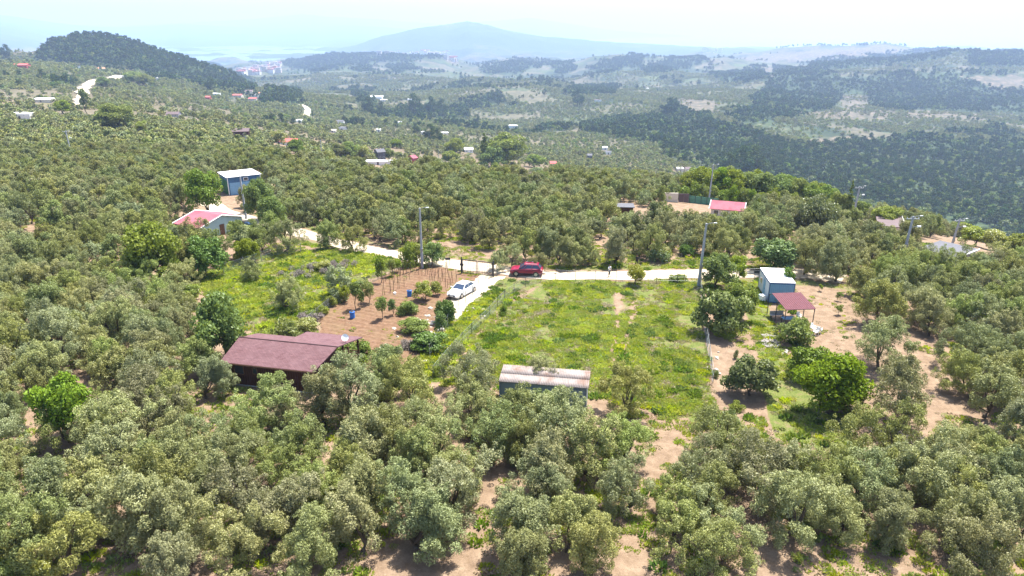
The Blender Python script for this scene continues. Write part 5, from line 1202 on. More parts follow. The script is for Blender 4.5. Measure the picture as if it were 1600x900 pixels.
# far little houses: (px, py of floor, width px, depth m, height, turn, wall, roof, style, label)
FH = [(376, 213, 29, 7, 3.2, .15, M_WOOD, M_BROWNR, 'g', 'dark timber house with a brown roof on the olive hillside'),
 (437, 224, 25, 9, 3.0, -.2, M_CREAM, M_ORANGE, 'g', 'house with a light orange roof next to the red roofed one'),
 (455, 228, 26, 8, 2.8, -.2, M_WHITE, M_REDR, 'g', 'house with a coral red roof in front of the orange one'),
 (37, 186, 26, 7, 3.2, .05, M_WHITE, M_TINWHITE, 'f', 'white house with a flat roof at the hillside foot'),
 (70, 160, 27, 8, 2.6, 0, M_CREAM, M_TINWHITE, 'f', 'long white flat roof in a sandy clearing on the hillside'),
 (106, 130, 17, 7, 3.2, .1, M_WHITE, M_TINGREY, 'g', 'grey roofed white shed beside the white hill road'),
 (35, 106, 18, 8, 3.2, .1, M_REDR, M_REDR, 'g', 'reddish brown cottage high on the olive hill'),
 (158, 110, 13, 7, 3, .2, M_CREAM, M_ORANGE, 'g', 'pink cottage above the bend of the white hill road'),
 (124, 106, 14, 6, 2.4, 0, M_WHITE, M_TINGREY, 'f', 'small pale blue roofed shed near the dark wood edge'),
 (193, 121, 9, 5, 2.2, 0, M_WHITE, M_TINWHITE, 'f', 'tiny white hut at the very end of the hill road'),
 (248, 124, 7, 5, 2.2, 0, M_WHITE, M_TINWHITE, 'f', 'tiny white hut below the wooded hill'),
 (272, 183, 18, 6, 2.4, .1, M_GREYW, M_BROWNR, 'g', 'half hidden grey cottage by the eroded orange bank'),
 (325, 155, 9, 7, 3, 0, M_REDR, M_REDR, 'g', 'red hut below the wooded hill'),
 (338, 149, 11, 7, 3, .1, M_WHITE, M_TINWHITE, 'f', 'white roofed hut below the wooded hill'),
 (372, 152, 14, 9, 3.4, 0, M_CREAM, M_REDR, 'g', 'red roofed farmhouse at the start of the hamlet'),
 (387, 146, 16, 9, 3.4, .2, M_CREAM, M_BROWNR, 'g', 'brown roofed farmhouse in the hamlet'),
 (396, 151, 16, 9, 3.0, .1, M_WHITE, M_TINWHITE, 'f', 'bright white roof in the middle of the hamlet'),
 (396, 157, 13, 9, 3.0, -.1, M_CREAM, M_REDR, 'g', 'red roof in front of the bright white roof of the hamlet'),
 (412, 148, 13, 9, 3.0, .1, M_CREAM, M_ORANGE, 'g', 'orange roof at the hamlet end beside the cypress stand'),
 (412, 155, 10, 9, 3.0, .1, M_CREAM, M_TINWHITE, 'f', 'pale roof beside the cypress stand'),
 (588, 155, 20, 12, 4, 0, M_WHITE, M_TINWHITE, 'f', 'white farm block alone on the valley slope'),
 (600, 158, 10, 10, 3, 0, M_CREAM, M_TINWHITE, 'f', 'low cream annex of the white valley farm block'),
 (662, 169, 13, 8, 3.6, 0, M_WHITE, M_TINWHITE, 'f', 'white hall behind the line of valley pines'),
 (682, 173, 6, 5, 3, 0, M_CREAM, M_WHITE, 'f', 'small pale hut between the valley pines'),
 (640, 157, 6, 6, 3, 0, M_WHITE, M_TINWHITE, 'f', 'small white hut past the valley farm block'),
 (625, 193, 6, 5, 2.5, 0, M_WHITE, M_TINWHITE, 'f', 'small white hut over the dirt road'),
 (592, 206, 6, 5, 3, 0, M_WHITE, M_WHITE, 'f', 'white hut standing at the very edge of the dirt road'),
 (660, 211, 6, 4, 3.8, 0, M_WHITE, M_TINWHITE, 'f', 'white walled hut by the dark spreading pine'),
 (695, 210, 11, 6, 2.2, .1, M_CREAM, M_TINWHITE, 'f', 'white flat roof past the dark spreading pine'),
 (532, 193, 12, 6, 3, 0, M_WHITE, M_TINGREY, 'g', 'pale grey roofed cottage on the valley side'),
 (468, 191, 9, 6, 2.6, 0, M_WHITE, M_TINWHITE, 'f', 'small white roof on the olive slope by the lane'),
 (535, 203, 13, 7, 2.8, .1, M_WHITE, M_TINGREY, 'f', 'low white house at the slope where the dirt road ends'),
 (520, 207, 10, 6, 2.4, .1, M_CREAM, M_CREAM, 'f', 'cream hut at the slope where the dirt road ends'),
 (594, 249, 13, 7, 5, .5, M_TINGREY, M_TINGREY, 'g', 'house with a steep silvery blue roof behind the crest orchard'),
 (592, 258, 40, 4, 2.2, -.06, M_WHITE, M_TINWHITE, 'f', 'long low white greenhouse roof on the crest'),
 (645, 260, 10, 5, 5.2, .9, M_REDR, M_TINPINK, 'g', 'tiny house with a steep pink red roof on the crest'),
 (732, 238, 14, 6, 3, .2, M_WHITE, M_TINWHITE, 'g', 'white tent like roof on the far side of the crest'),
 (802, 200, 14, 6, 4.2, 0, M_WHITE, M_WHITE, 'f', 'plain bright white rectangular building in the mid valley'),
 (806, 230, 4, 3, 4, 0, M_WHITE, M_WHITE, 'f', 'thin white hut in the valley beyond the poplar'),
 (864, 260, 10, 6, 3, 0, M_CREAM, M_REDR, 'g', 'pinkish roof peeping over the crest'),
 (945, 234, 8, 6, 3, 0, M_WHITE, M_TINWHITE, 'f', 'small white shed in the valley past the crest'),
 (950, 241, 10, 6, 3, 0, M_WHITE, M_TINGREY, 'f', 'small grey white shed just below the other valley shed'),
 (921, 247, 8, 6, 3, 0, M_TINGREY, M_TINGREY, 'g', 'little bluish hut beyond the crest pole'),
 (1062, 268, 10, 6, 3.2, 0, M_CREAM, M_TINWHITE, 'f', 'pale hut in the dip before the forest'),
 (1074, 269, 9, 6, 3.6, .1, M_CREAM, M_BROWNR, 'g', 'brown hut in the dip before the forest'),
 (1168, 292, 20, 8, 4, -.15, M_CREAM, M_BROWNR, 'g', 'house with a grey brown roof and white chimney rising from the leafy belt'),
 (1209, 290, 16, 7, 3.6, .1, M_CREAM, M_CREAM, 'g', 'beige roofed house behind the leafy belt'),
 (1010, 140, 7, 12, 4, 0, M_WHITE, M_TINWHITE, 'f', 'white speck of a farmhouse on the pale far slope'),
 (934, 158, 10, 10, 3, 0, M_WHITE, M_BROWNR, 'f', 'low farm roof beside the dark valley pine clump')]
for (px, py, wp, Dm, H, rz, wl_, rf_, st_, lb) in FH:
    p = at(px, py); d = (p - Vector((0, 0, CAMZ))).length; Lm = wp * d / FPX; s = max(1.0, Lm / 14)
    nm = 'far_house' if st_ == 'g' else 'far_hut'
    if st_ == 'g': gable(nm, lb, p, Lm * .9, Dm * s, H * s ** .5, H * s ** .5 + 1.3 * s, rz, wl_, rf_, None, 2 if wp > 12 else 1, 'house', 'chimney' in lb)
    else:
        o_ = empty(nm, p, rz); tag(o_, lb, 'hut'); Dq = Dm * s; Hq = H * s ** .5
        MB().box(-Lm/2 + .1, Lm/2 - .1, -Dq/2 + .1, Dq/2 - .1, -2.5, Hq - .15).build('wall', wl_, o_); MB().slab([(-Lm/2, -Dq/2, Hq), (Lm/2, -Dq/2, Hq), (Lm/2, Dq/2, Hq + .25 * s), (-Lm/2, Dq/2, Hq + .25 * s)], .14).build('roof', rf_, o_)
        f = MB().box(-.5, .5, -Dq/2 + .02, -Dq/2 + .09, .2, 2.0).build('door', M_BROWNR, o_)
# ------------------------------------------------------------------ town on the bay and specks at the mountain foot
rt = np.random.default_rng(9); TW = []
M_TOWN = [simple('town plaster white', (.74, .72, .68), .8, var=.05), simple('town plaster cream', (.62, .56, .48), .8, var=.05), simple('town plaster pink', (.58, .46, .40), .8, var=.05)]
for i in range(3):
    H_ = (12, 16, 9)[i]; o_ = MB().box(-8, 8, -6, 6, -12, H_); me_w = o_.build('wall', M_TOWN[i]); me_r = MB().box(-8.5, 8.5, -6.5, 6.5, H_ + .02, H_ + 1.2).build('roof', (M_REDR, M_GREYW, M_CREAM)[i])
    wn = MB()
    for zf in range(int(H_ // 3)):
        for xx in (-6, -2, 2, 6): wn.box(xx - 1, xx + 1, -6.15, -6.02, 1 + zf * 3, 2.6 + zf * 3)
    me_n = wn.build('window_band', M_GLASS); TW.append((me_w.data, me_r.data, me_n.data))
    for q in (me_w, me_r, me_n): bpy.data.objects.remove(q)
def block(p, k, s, lab, grp):
    o_ = empty('town_block', p, rt.random() * .8 - .4, s); link('wall', TW[k][0], o_); link('roof', TW[k][1], o_); link('window_band', TW[k][2], o_); tag(o_, lab, 'apartment block', grp)
for i in range(110):
    t_ = rt.random(); px = 372 + 66 * t_; base = 119 - 3 * t_; top = 112 - 11 * t_; py = base + (top - base) * rt.random() ** .9
    p = at(px, py); 
    if p.y > 7000: continue
    block(p, int(rt.integers(3)), .8 + .6 * rt.random(), 'pale apartment block crowded into the hillside town on the bay', 'blocks of the town on the bay')
for px0_, px1_, y0_, y1_, n_, lb in ((590, 700, 82, 88, 34, 'pale speck of a building in the settlement at the mountain foot'), (1098, 1130, 78, 82, 10, 'white building in the far valley beyond the ridges'), (690, 715, 92, 97, 8, 'white building on the quarried ridge')):
    for i in range(n_):
        p = at(px0_ + (px1_ - px0_) * rt.random(), y0_ + (y1_ - y0_) * rt.random())
        if p.y < 12000: block(p, int(rt.integers(3)), 1 + .8 * rt.random(), lb, lb.replace('pale speck of a building', 'buildings').replace('white building', 'buildings'))
# ================================================================== cars
M_CARW = simple('white car paint', (.78, .78, .78), .3, var=.02, spec=.5, bstr=0, coat=.5)
M_CARR = simple('crimson car paint', (.25, .008, .045), .3, var=.08, spec=.5, bstr=0, coat=.6, scale=1)
M_TYRE = simple('tyre rubber', (.025, .025, .025), .85, var=.2)
M_RIM = simple('alloy', (.45, .45, .47), .35, metal=.8, var=.05, bstr=0)
M_LAMP = simple('headlamp glass', (.6, .62, .65), .15, var=.05, spec=.8, bstr=0)
M_TAIL = simple('red lamp', (.4, .01, .01), .3, var=.05, bstr=0)
M_CARGL = simple('blue tinted car glass', (.03, .05, .09), .12, var=.05, spec=.9, bstr=0)
M_PLATE = simple('number plate', (.7, .7, .68), .5, var=.02, bstr=0)
def car(name, label, pos, rz, kind):
    """x forward; kind 'suv' or 'sedan'"""
    suv = kind == 'suv'; paint = M_CARR if suv else M_CARW
    o = empty(name, pos, rz); tag(o, label, 'car'); Lh = 2.17 if suv else 2.3; Wh = .91 if suv else .9; zb = .34 if suv else .24
    # stations: x, belt or bonnet height, half width factor
    st = ([(-Lh, .80, .80), (-Lh + .08, .98, .93), (-1.7, 1.10, .99), (-.9, 1.10, 1), (0, 1.08, 1), (.75, 1.06, 1), (1.15, 1.03, .99), (1.75, .96, .97), (2.02, .86, .92), (Lh, .66, .80)] if suv else
          [(-Lh, .66, .80), (-Lh + .08, .92, .92), (-1.85, 1.0, .97), (-1.1, .97, 1), (0, .93, 1), (.7, .92, 1), (1.05, .9, .99), (1.8, .78, .96), (2.12, .68, .9), (Lh, .52, .76)])
    V, Fc = [], []
    for x, zt, wf in st:
        w_ = Wh * wf; e = .08 if abs(x) > Lh - .1 else 0
        V += [(x, -w_ * .93, zb + e), (x, -w_, zb + .22), (x, -w_ * .995, (zb + zt) / 2 + .08), (x, -w_ * .95, zt - .05), (x, -w_ * .84, zt), (x, 0, zt + .035), (x, w_ * .84, zt), (x, w_ * .95, zt - .05), (x, w_ * .995, (zb + zt) / 2 + .08), (x, w_, zb + .22), (x, w_ * .93, zb + e)]
    n = 11
    for i in range(len(st) - 1):
        for k in range(n): k2 = (k + 1) % n; Fc.append((i * n + k, (i + 1) * n + k, (i + 1) * n + k2, i * n + k2))
    Fc.append(tuple(range(n))[::-1]); Fc.append(tuple((len(st) - 1) * n + k for k in range(n)))
    mesh_obj('body', V, Fc, paint, o, smooth=False)
    zr = 1.62 if suv else 1.43; b0, b1, r0, r1 = ((-1.95, .95, -1.55, .22) if suv else (-1.75, .95, -1.0, .2)); zl = 1.06 if suv else .92
    def ring(x0, x1, w0, z0): return [(x0, -w0, z0), (x1, -w0, z0), (x1, w0, z0), (x0, w0, z0)]
    A_ = ring(b0, b1, Wh * .86, zl); B_ = ring(r0, r1, Wh * .66, zr - .05)
    MB().hexa([Vector(p) for p in A_ + B_]).build('window', M_CARGL, o)
    rf = MB().hexa(ring(r0 - .06, r1 + .08, Wh * .69, zr - .06) + ring(r0 + .06, r1 - .1, Wh * .60, zr)).build('roof', paint, o)
    A_, B_ = [Vector(p) for p in A_], [Vector(p) for p in B_]; pl = MB()
    for s in (0, 1):   # pillars on both sides
        a0, a1 = (A_[0], A_[1]) if s == 0 else (A_[3], A_[2]); c0, c1 = (B_[0], B_[1]) if s == 0 else (B_[3], B_[2]); off = Vector((0, -.02 if s == 0 else .02, .01))
        for f_ in ((0, .42, .80, 1) if suv else (0, .5, 1)): pl.tube([a0.lerp(a1, f_) + off, c0.lerp(c1, f_) + off], .045 if f_ in (0, 1) else .035, 5)
    pl.build('pillars', paint, o)
    for x in (-1.3, 1.33) if suv else (-1.38, 1.38):
        rad = .36 if suv else .33
        for y in (-Wh + .06, Wh - .06):
            s = 1 if y > 0 else -1; MB().tube([(x, y - .12 * s, rad + .02), (x, y + .022 * s, rad + .02)], rad + .075, 16).build('wheel_arch', M_BLK, o)
            t_ = MB().tube([(x, y - .1 * s, rad), (x, y + .05 * s, rad), (x, y + .07 * s, rad)], [rad, rad, rad * .9], 18).build('wheel', M_TYRE, o)
            rm = MB().tube([(x, y + .06 * s, rad), (x, y + .08 * s, rad)], rad * .62, 10).build('rim', M_RIM, t_)
    zl2 = .74 if suv else .62
    for s in (-1, 1):
        MB().hexa([(Lh - .30, s * Wh * .60, zl2), (Lh - .02, s * Wh * .52, zl2 - .06), (Lh - .17, s * Wh * .87, zl2 - .02), (Lh - .36, s * Wh * .91, zl2 + .02), (Lh - .34, s * Wh * .60, zl2 + .14), (Lh - .12, s * Wh * .52, zl2 + .07), (Lh - .24, s * Wh * .86, zl2 + .10), (Lh - .4, s * Wh * .9, zl2 + .14)]).build('headlight', M_LAMP, o)
        MB().box(-Lh - .02, -Lh + .12, s * Wh * .62 - .09, s * Wh * .62 + .16 * s + .02, zl2 + .04, zl2 + .26).build('tail_light', M_TAIL, o)
        MB().hexa([(.78, s * Wh * .93, zl), (.95, s * Wh * .93, zl), (.93, s * (Wh + .17), zl + .02), (.8, s * (Wh + .17), zl + .02), (.78, s * Wh * .93, zl + .16), (.95, s * Wh * .93, zl + .14), (.92, s * (Wh + .17), zl + .15), (.8, s * (Wh + .17), zl + .16)]).build('mirror', paint if not suv else M_BLK, o)
        MB().box(-1.0, 1.0, s * Wh * .985 - .02, s * Wh * .985 + .02, zb + .0, zb + .12).build('sill', M_BLK if suv else paint, o)
        for x in (-.15, -.95): MB().box(x - .1, x + .1, s * (Wh + .012) - .012, s * (Wh + .012) + .012, zl - .19, zl - .155).build('door_handle', M_BLK if suv else M_RIM, o)
        if suv: MB().tube([(-1.4, s * Wh * .58, zr + .06), (.1, s * Wh * .58, zr + .06)], .025, 5).build('roof_rail', M_RIM, o)
    MB().hexa([(Lh - .06, -.55, .36), (Lh + .02, -.5, .36), (Lh + .02, .5, .36), (Lh - .06, .55, .36), (Lh - .1, -.5, .60), (Lh - .01, -.45, .60), (Lh - .01, .45, .60), (Lh - .1, .5, .60)]).build('grille', M_BLK, o)
    MB().box(Lh + .022, Lh + .035, -.26, .26, .40, .51).build('number_plate', M_PLATE, o); MB().box(-Lh - .03, -Lh - .005, -.26, .26, .52, .63).build('number_plate', M_PLATE, o)
    return o
pL, pR = at(799, 432), at(847, 433); mid = (pL + pR) / 2
car('parked_suv', 'crimson five door off-road car parked on the gravel road by the plot corner', Vector((mid.x, mid.y + .75, hz(mid.x, mid.y) + .06)), math.atan2(pL.y - pR.y, pL.x - pR.x) - .05, 'suv')
pf, pb = at(713, 468), at(731, 452); dd = (pf - pb); mid = (pf + pb) / 2
car('parked_sedan', 'white sedan with blue tinted windscreen parked on the short gravel driveway', Vector((mid.x, mid.y, .07)), math.atan2(-3.3, -1.9), 'sedan')
# ================================================================== lamp poles
def pole(px, pyt, pyb, label, kind=0, lean=0.0, rz=0.0):
    p = at(px, pyb); d = math.hypot(p.x, p.y); v = (450 - pyt) / FPX; dy = CP + v * SP; zt = CAMZ + p.y * (-SP + v * CP) / dy; H = max(5.5, min(11, zt - p.z))
    o = empty('lamp_pole', p, rz); tag(o, label, 'lamp pole'); tx = lean * H
    w0, w1 = .17, .10
    MB().hexa([(-w0, -w0, -.5), (w0, -w0, -.5), (w0, w0, -.5), (-w0, w0, -.5), (tx - w1, -w1, H), (tx + w1, -w1, H), (tx + w1, w1, H), (tx - w1, w1, H)]).build('shaft', M_CONC, o)
    hd = MB().tube([(tx, 0, H - .25), (tx + .4, -.1, H + .05), (tx + .95, -.2, H + .12)], .035, 6).build('lamp_arm', M_STEEL, o)
    MB().hexa([(tx + .85, -.27, H + .07), (tx + 1.25, -.31, H + .1), (tx + 1.25, -.13, H + .1), (tx + .85, -.09, H + .07), (tx + .85, -.25, H + .15), (tx + 1.2, -.28, H + .17), (tx + 1.2, -.16, H + .17), (tx + .85, -.11, H + .15)]).build('lamp_head', M_WHITE, o)
    if kind >= 1:
        MB().box(tx - .9, tx + .9, -.06, .06, H - .45, H - .33).build('crossarm', M_STEEL, o)
        for x in (-.8, -.3, .3, .8): MB().tube([(tx + x, 0, H - .33), (tx + x, 0, H - .1)], [.06, .035], 6).build('insulator', M_WHITE, o)
    if kind == 2:
        MB().tube([(tx * .75, -.1, H * .74), (tx * .75 + .5, -.2, H * .77), (tx * .75 + .9, -.25, H * .77)], .03, 5).build('lamp_arm', M_STEEL, o)
        MB().box(tx * .75 + .8, tx * .75 + 1.3, -.36, -.12, H * .76, H * .79).build('lamp_head', M_WHITE, o)
    MB().box(tx * .3 - .2, tx * .3 + .2, -.3, -.17, H * .3, H * .3 + .4).build('junction_box', M_STEEL, o)
    return o, H
PO = [(660, 325, 420, 'tall concrete lamp pole over the garden end of the gravel road', 0, 0), (1091, 349, 447, 'tall concrete lamp pole at the fence corner of the weedy plot', 0, .035),
 (385, 275, 342, 'lamp pole standing before the navy barn', 0, -.02), (114, 204, 252, 'forked power pole on the hillside below the white road', 2, -.03),
 (504, 219, 255, 'thin lamp pole on the crest past the red roofs', 0, 0), (686, 228, 264, 'thin white lamp pole rising from the crest trees', 0, 0), (888, 236, 282, 'thin lamp pole alone on the bare crest', 0, 0),
 (1107, 257, 318, 'lamp pole rising out of the leafy belt edge', 0, .03), (1331, 291, 348, 'double armed pole beside the dark cypress', 2, .05), (1410, 338, 404, 'lattice like pole with two lamps by the brown roof', 2, .06), (1484, 342, 392, 'leaning double lamp pole against the long grey barn', 2, .10),
 (160, 165, 186, 'small pole on the hillside above the bright tree', 1, 0), (386, 215, 232, 'small pole on the hillside near the timber house', 1, 0), (189, 108, 122, 'thin pole at the far end of the hill road', 0, 0)]
for px, a, b, lb, kd, ln in PO: pole(px, a, b, lb, kd, ln)
# ================================================================== fences
M_WIRE = simple('galvanised wire', (.42, .45, .45), .5, metal=.3, var=.1, bstr=0)
def fence(name, label, line, Hh, spc, mesh, post=.03, step=.13, mat=None, wth=.009, posth=None, parts_rails=0):
    P = [at(*q) if len(q) == 2 else Vector(q) for q in line]; o = empty(name, P[0]); tag(o, label, 'fence'); base = P[0].copy()
    seg = [(P[i], P[i+1], (P[i+1] - P[i]).length) for i in range(len(P) - 1)]; tot = sum(s[2] for s in seg)
    def pt(d):
        for a, b, l in seg:
            if d <= l: q = a.lerp(b, d / l); return Vector((q.x, q.y, hz(q.x, q.y)))
            d -= l
        q = P[-1]; return Vector((q.x, q.y, hz(q.x, q.y)))
    n = max(2, int(tot / spc) + 1); me_ = None
    for i in range(n):
        q = pt(tot * i / (n - 1)) - base; hh = (posth or Hh) + .12
        if me_ is None: ob = MB().tube([(0, 0, -.2), (0, 0, hh)], post, 6).build('post', mat or M_DKSTEEL, o); me_ = ob.data
        else: ob = link('post', me_, o)
        ob.location = q; ob.rotation_euler = (R(2.5) * math.sin(i * 2.1), R(2.5) * math.cos(i * 1.7), 0)
    if mesh:
        mb = MB(); k = int(tot / step); up = Hh
        def strand(a, b):
            mid = Vector((0, 0, wth)); mb.v += [tuple(a - mid), tuple(a + mid), tuple(b + mid), tuple(b - mid)]; s_ = (b - a).cross(Vector((0, 0, 1))); s_ = s_.normalized() * wth if s_.length > 1e-6 else Vector((wth, 0, 0))
            c_ = len(mb.v) - 4; mb.f.append((c_, c_ + 1, c_ + 2, c_ + 3)); mb.m.append(0)
        for i in range(k):
            a = pt(tot * i / k) - base; j = i + int(up / step * .8)
            if j <= k:
                b = pt(tot * min(j, k) / k) - base; strand(a + Vector((0, 0, .03)), b + Vector((0, 0, up))); strand(a + Vector((0, 0, up)), b + Vector((0, 0, .03)))
        for z in (.05, up * .5, up):
            for i in range(n * 2): a = pt(tot * i / (n * 2)) - base; b = pt(tot * (i + 1) / (n * 2)) - base; mb.tube([a + Vector((0, 0, z)), b + Vector((0, 0, z))], wth * 1.4, 3, cap=False)
        mb.build('wire_mesh', M_WIRE, o)
    else:
        mb = MB()
        for z in (Hh * .35, Hh * .7, Hh):
            for i in range(n * 2): a = pt(tot * i / (n * 2)) - base; b = pt(tot * (i + 1) / (n * 2)) - base; mb.tube([a + Vector((0, 0, z)), b + Vector((0, 0, z))], .006, 3, cap=False)
        mb.build('wires', M_WIRE, o)
    return o
fence('plot_fence', 'wire mesh fence slanting down the driveway side of the weedy plot', [(845, 441), (815, 450), (787, 470), (762, 498), (733, 526), (700, 562), (676, 592)], 1.25, 2.6, True)
fence('orchard_fence', 'pale wire mesh fence between the weedy plot and the fig orchard', [(1094, 448), (1099, 500), (1107, 555), (1114, 598)], 1.3, 2.6, True, .03, .11, M_STEEL)
fence('driveway_fence', 'post and wire fence along the white sedan side of the driveway', [(770, 432), (745, 455), (720, 482), (700, 512), (672, 560)], 1.5, 2.4, False, .035, mat=M_STEEL)
fence('roadside_fence', 'row of slim posts with wire between the road and the weedy plot', [(868, 438), (935, 441), (1000, 443), (1090, 445)], 1.45, 2.3, False, .03)
fence('meadow_fence', 'mesh fence dividing the green meadow from the tilled plot', [(628, 418), (585, 440), (545, 460), (510, 485), (478, 512)], 1.2, 2.5, True, .03, .16)
fence('garden_fence', 'short wire fence between the road and the top of the garden', [(650, 414), (690, 418), (720, 424)], 1.4, 1.9, False, .03)
fence('orchard_road_fence', 'few thin posts between the road and the fig orchard', [(1110, 440), (1150, 438), (1190, 436)], 1.5, 2.4, False, .03)
fence('meadow_end_fence', 'rough post fence along the far end of the meadow', [(470, 396), (430, 400), (400, 412), (350, 428)], 1.4, 2.6, True, .05, .2, M_STEEL)
fence('lower_fence', 'two thin posts with wire at the grass end below the big bright tree', [(1340, 650), (1365, 690), (1385, 720)], 1.4, 3, False, .025)
# double gate at the driveway mouth
g0, g1 = at(721.5, 427), at(771, 433); gt = empty('farm_gate', g0, math.atan2(g1.y - g0.y, g1.x - g0.x)); W_ = (g1 - g0).length; tag(gt, 'dark steel double gate with vertical bars across the driveway mouth', 'gate')
for k, x in enumerate((0, W_)): MB().box(x - .07, x + .07, -.07, .07, -.2, 2.3).build('gate_post', M_DKSTEEL, gt)
for k, (x0, x1) in enumerate(((.1, W_ / 2 - .05), (W_ / 2 + .05, W_ - .1))):
    lf = MB().box(x0, x1, -.03, .03, 1.93, 2.02).box(x0, x1, -.025, .025, .12, .19).box(x0, x0 + .08, -.03, .03, .19, 1.95).box(x1 - .08, x1, -.03, .025, .19, 1.95).build('gate_frame', M_DKSTEEL, gt)
    for q in range(1, 9): xx = x0 + (x1 - x0) * q / 9; MB().box(xx - .014, xx + .014, -.014, .014, .19, 1.95).build('bar', M_DKSTEEL, lf)
MB().box(-.2, .3, -.14, -.07, 1.15, 1.4).build('lock_box', M_BLK, gt)
sg = MB().box(-.35, .35, -.02, .02, .9, 1.25).tube([(-.25, .03, -.2), (-.25, .03, 1.2)], .025, 5).tube([(.25, .03, -.2), (.25, .03, 1.2)], .025, 5).build('small_sign', M_BLK); sg.location = at(700, 416); tag(sg, 'small dark board on two legs at the road edge near the gate', 'sign')
sg = MB().box(-.35, .35, -.02, .02, .9, 1.25).tube([(-.25, .03, -.2), (-.25, .03, 1.2)], .025, 5).tube([(.25, .03, -.2), (.25, .03, 1.2)], .025, 5).build('small_sign', M_BLK); sg.location = at(1181, 437); tag(sg, 'small dark board at the road edge next to the container', 'sign')
M_SLABC = simple('broken slab', (.20, .185, .18), .9, var=.25)
# ================================================================== garden things
M_STAKE = simple('stake wood', (.13, .085, .05), .9, var=.3)
sk = MB().tube([(0, 0, -.2), (.01, .0, 1.5)], [.03, .02], 5).build('garden_stake', M_STAKE); skm = sk.data; bpy.data.objects.remove(sk); rs = np.random.default_rng(3); c0 = 0
for j, (a, b, n_) in enumerate((((600, 440), (632, 430), 6), ((603, 448), (640, 437), 7), ((608, 456), (632, 449), 5), ((625, 431), (655, 424), 5), ((660, 424), (700, 428), 8), ((664, 431), (712, 436), 10), ((668, 438), (712, 443), 9), ((676, 446), (706, 450), 7), ((640, 428), (660, 432), 4), ((596, 462), (615, 459), 4))):
    A, B = at(*a), at(*b)
    for i in range(n_):
        q = A.lerp(B, i / (n_ - 1)) + Vector((rs.normal() * .12, rs.normal() * .12, 0)); s_ = link('garden_stake', skm, None, q, rs.random() * 6, (1, 1, .75 + .45 * rs.random()))
        s_.rotation_euler = (rs.normal() * .06, rs.normal() * .06, 0); near_ = a[0] < 640
        tag(s_, 'thin wooden stake among the rows before the blue barrel and vine' if near_ else 'thin wooden stake in the rows between garden top and white sedan', 'stake', 'garden stakes in rows by the blue barrel' if near_ else 'garden stakes in rows by the white sedan')
def barrel(px, py, lab):
    o = empty('plastic_barrel', at(px, py)); rad = [.25, .29, .30, .29, .30, .29, .30, .29, .26]; z = [0, .06, .24, .27, .46, .49, .68, .82, .90]
    MB().tube([(0, 0, q) for q in z], rad, 18).build('drum', M_BLUEPL, o, smooth=True); MB().tube([(0, 0, .80), (0, 0, .86)], .305, 18).build('rim', M_BLUEPL, o); MB().tube([(0, 0, .902), (0, 0, .905)], .22, 18).build('water_surface', M_BLK, o); tag(o, lab, 'barrel')
barrel(551, 498, 'blue plastic barrel standing on the tilled soil among young fruit trees'); barrel(640, 464, 'blue plastic barrel between the staked rows and the yellow green vine')
bk_ = empty('bucket', at(617, 461)); MB().tube([(0, 0, 0), (0, 0, .34)], [.15, .2], 12).build('pail', M_WHPL, bk_); MB().tube([(.2, 0, .33), (0, -.05, .5), (-.2, 0, .33)], .012, 4).build('handle', M_STEEL, bk_); tag(bk_, 'white bucket on the soil to the side of the staked rows', 'bucket')
def rock_mesh(seed):
    r_ = np.random.default_rng(seed); bm = bmesh.new(); bmesh.ops.create_icosphere(bm, subdivisions=1, radius=.5)
    for v in bm.verts: v.co = Vector((v.co.x * (1 + .35 * r_.normal()), v.co.y * (1 + .3 * r_.normal()), v.co.z * (.6 + .2 * r_.normal())))
    me = bpy.data.meshes.new('rock'); bm.to_mesh(me); bm.free(); me.materials.append(M_STONE); return me
RK = [rock_mesh(k) for k in range(4)]
def rocks(cx, cy, rx, ry, n, s0, s1, lab, grp, nm='rock'):
    for i in range(n):
        p = at(cx + rs.normal() * rx, cy + rs.normal() * ry); s = s0 + (s1 - s0) * rs.random(); o = link(nm, RK[i % 4], None, p + Vector((0, 0, s * .1)), rs.random() * 6, s); tag(o, lab, 'rock', grp)
rocks(655, 522, 18, 18, 60, .25, .75, 'pale limestone lump in the rubble around the spreading fig bush', 'rubble stones around the fig bush')
rocks(677, 508, 8, 8, 10, .2, .6, 'pale stone at the driveway end of the rubble heap', 'stones at the driveway end')
rocks(745, 488, 10, 4, 7, .2, .6, 'pale stone on the weedy strip below the driveway', 'stones on the weedy strip')
rocks(1120, 580, 5, 16, 9, .2, .55, 'pale stone on bare soil along the orchard fence', 'stones along the orchard fence')
rocks(825, 425, 18, 3, 4, .3, .6, 'pale rock on the road bank behind the red car', 'rocks behind the red car')
rocks(1230, 553, 6, 3, 3, .3, .5, 'white stone in the grass below the picnic place', 'stones below the carport')
for i in range(9):
    p = at(1196 + (i % 3) * 8 + rs.normal() * 2, 524 + (i // 3) * 8 + rs.normal()); s = link('concrete_slab', None, None, p, rs.random()); 
    MB().hexa([(-.45, -.4, 0), (.42, -.38, 0), (.45, .36, 0), (-.38, .42, 0), (-.43, -.38, .07), (.4, -.36, .06), (.43, .34, .08), (-.36, .4, .07)]).build('slab_body', M_SLABC, s); tag(s, 'broken grey slab of the small patch in the orchard path', 'slab', 'broken slabs in the orchard path')
M_TWIG = leafmat('dry twigs', (.10, .085, .075), (.21, .175, .16), (.33, .28, .26), (.22, .19, .17), .1, 0, .1, True)
def brush(px, py, w_, lab, mt=M_TWIG):
    p = at(px, py); r_ = np.random.default_rng(int(px)); C_ = np.c_[r_.normal(size=(16, 2)) * w_ * .28, .15 + .45 * r_.random(16)]; me = foliage('brush', C_, .25 + .35 * r_.random(16), 1800, .45, .05, mt, r_); o = link('brush_pile', me, None, p); tag(o, lab, 'brush pile')
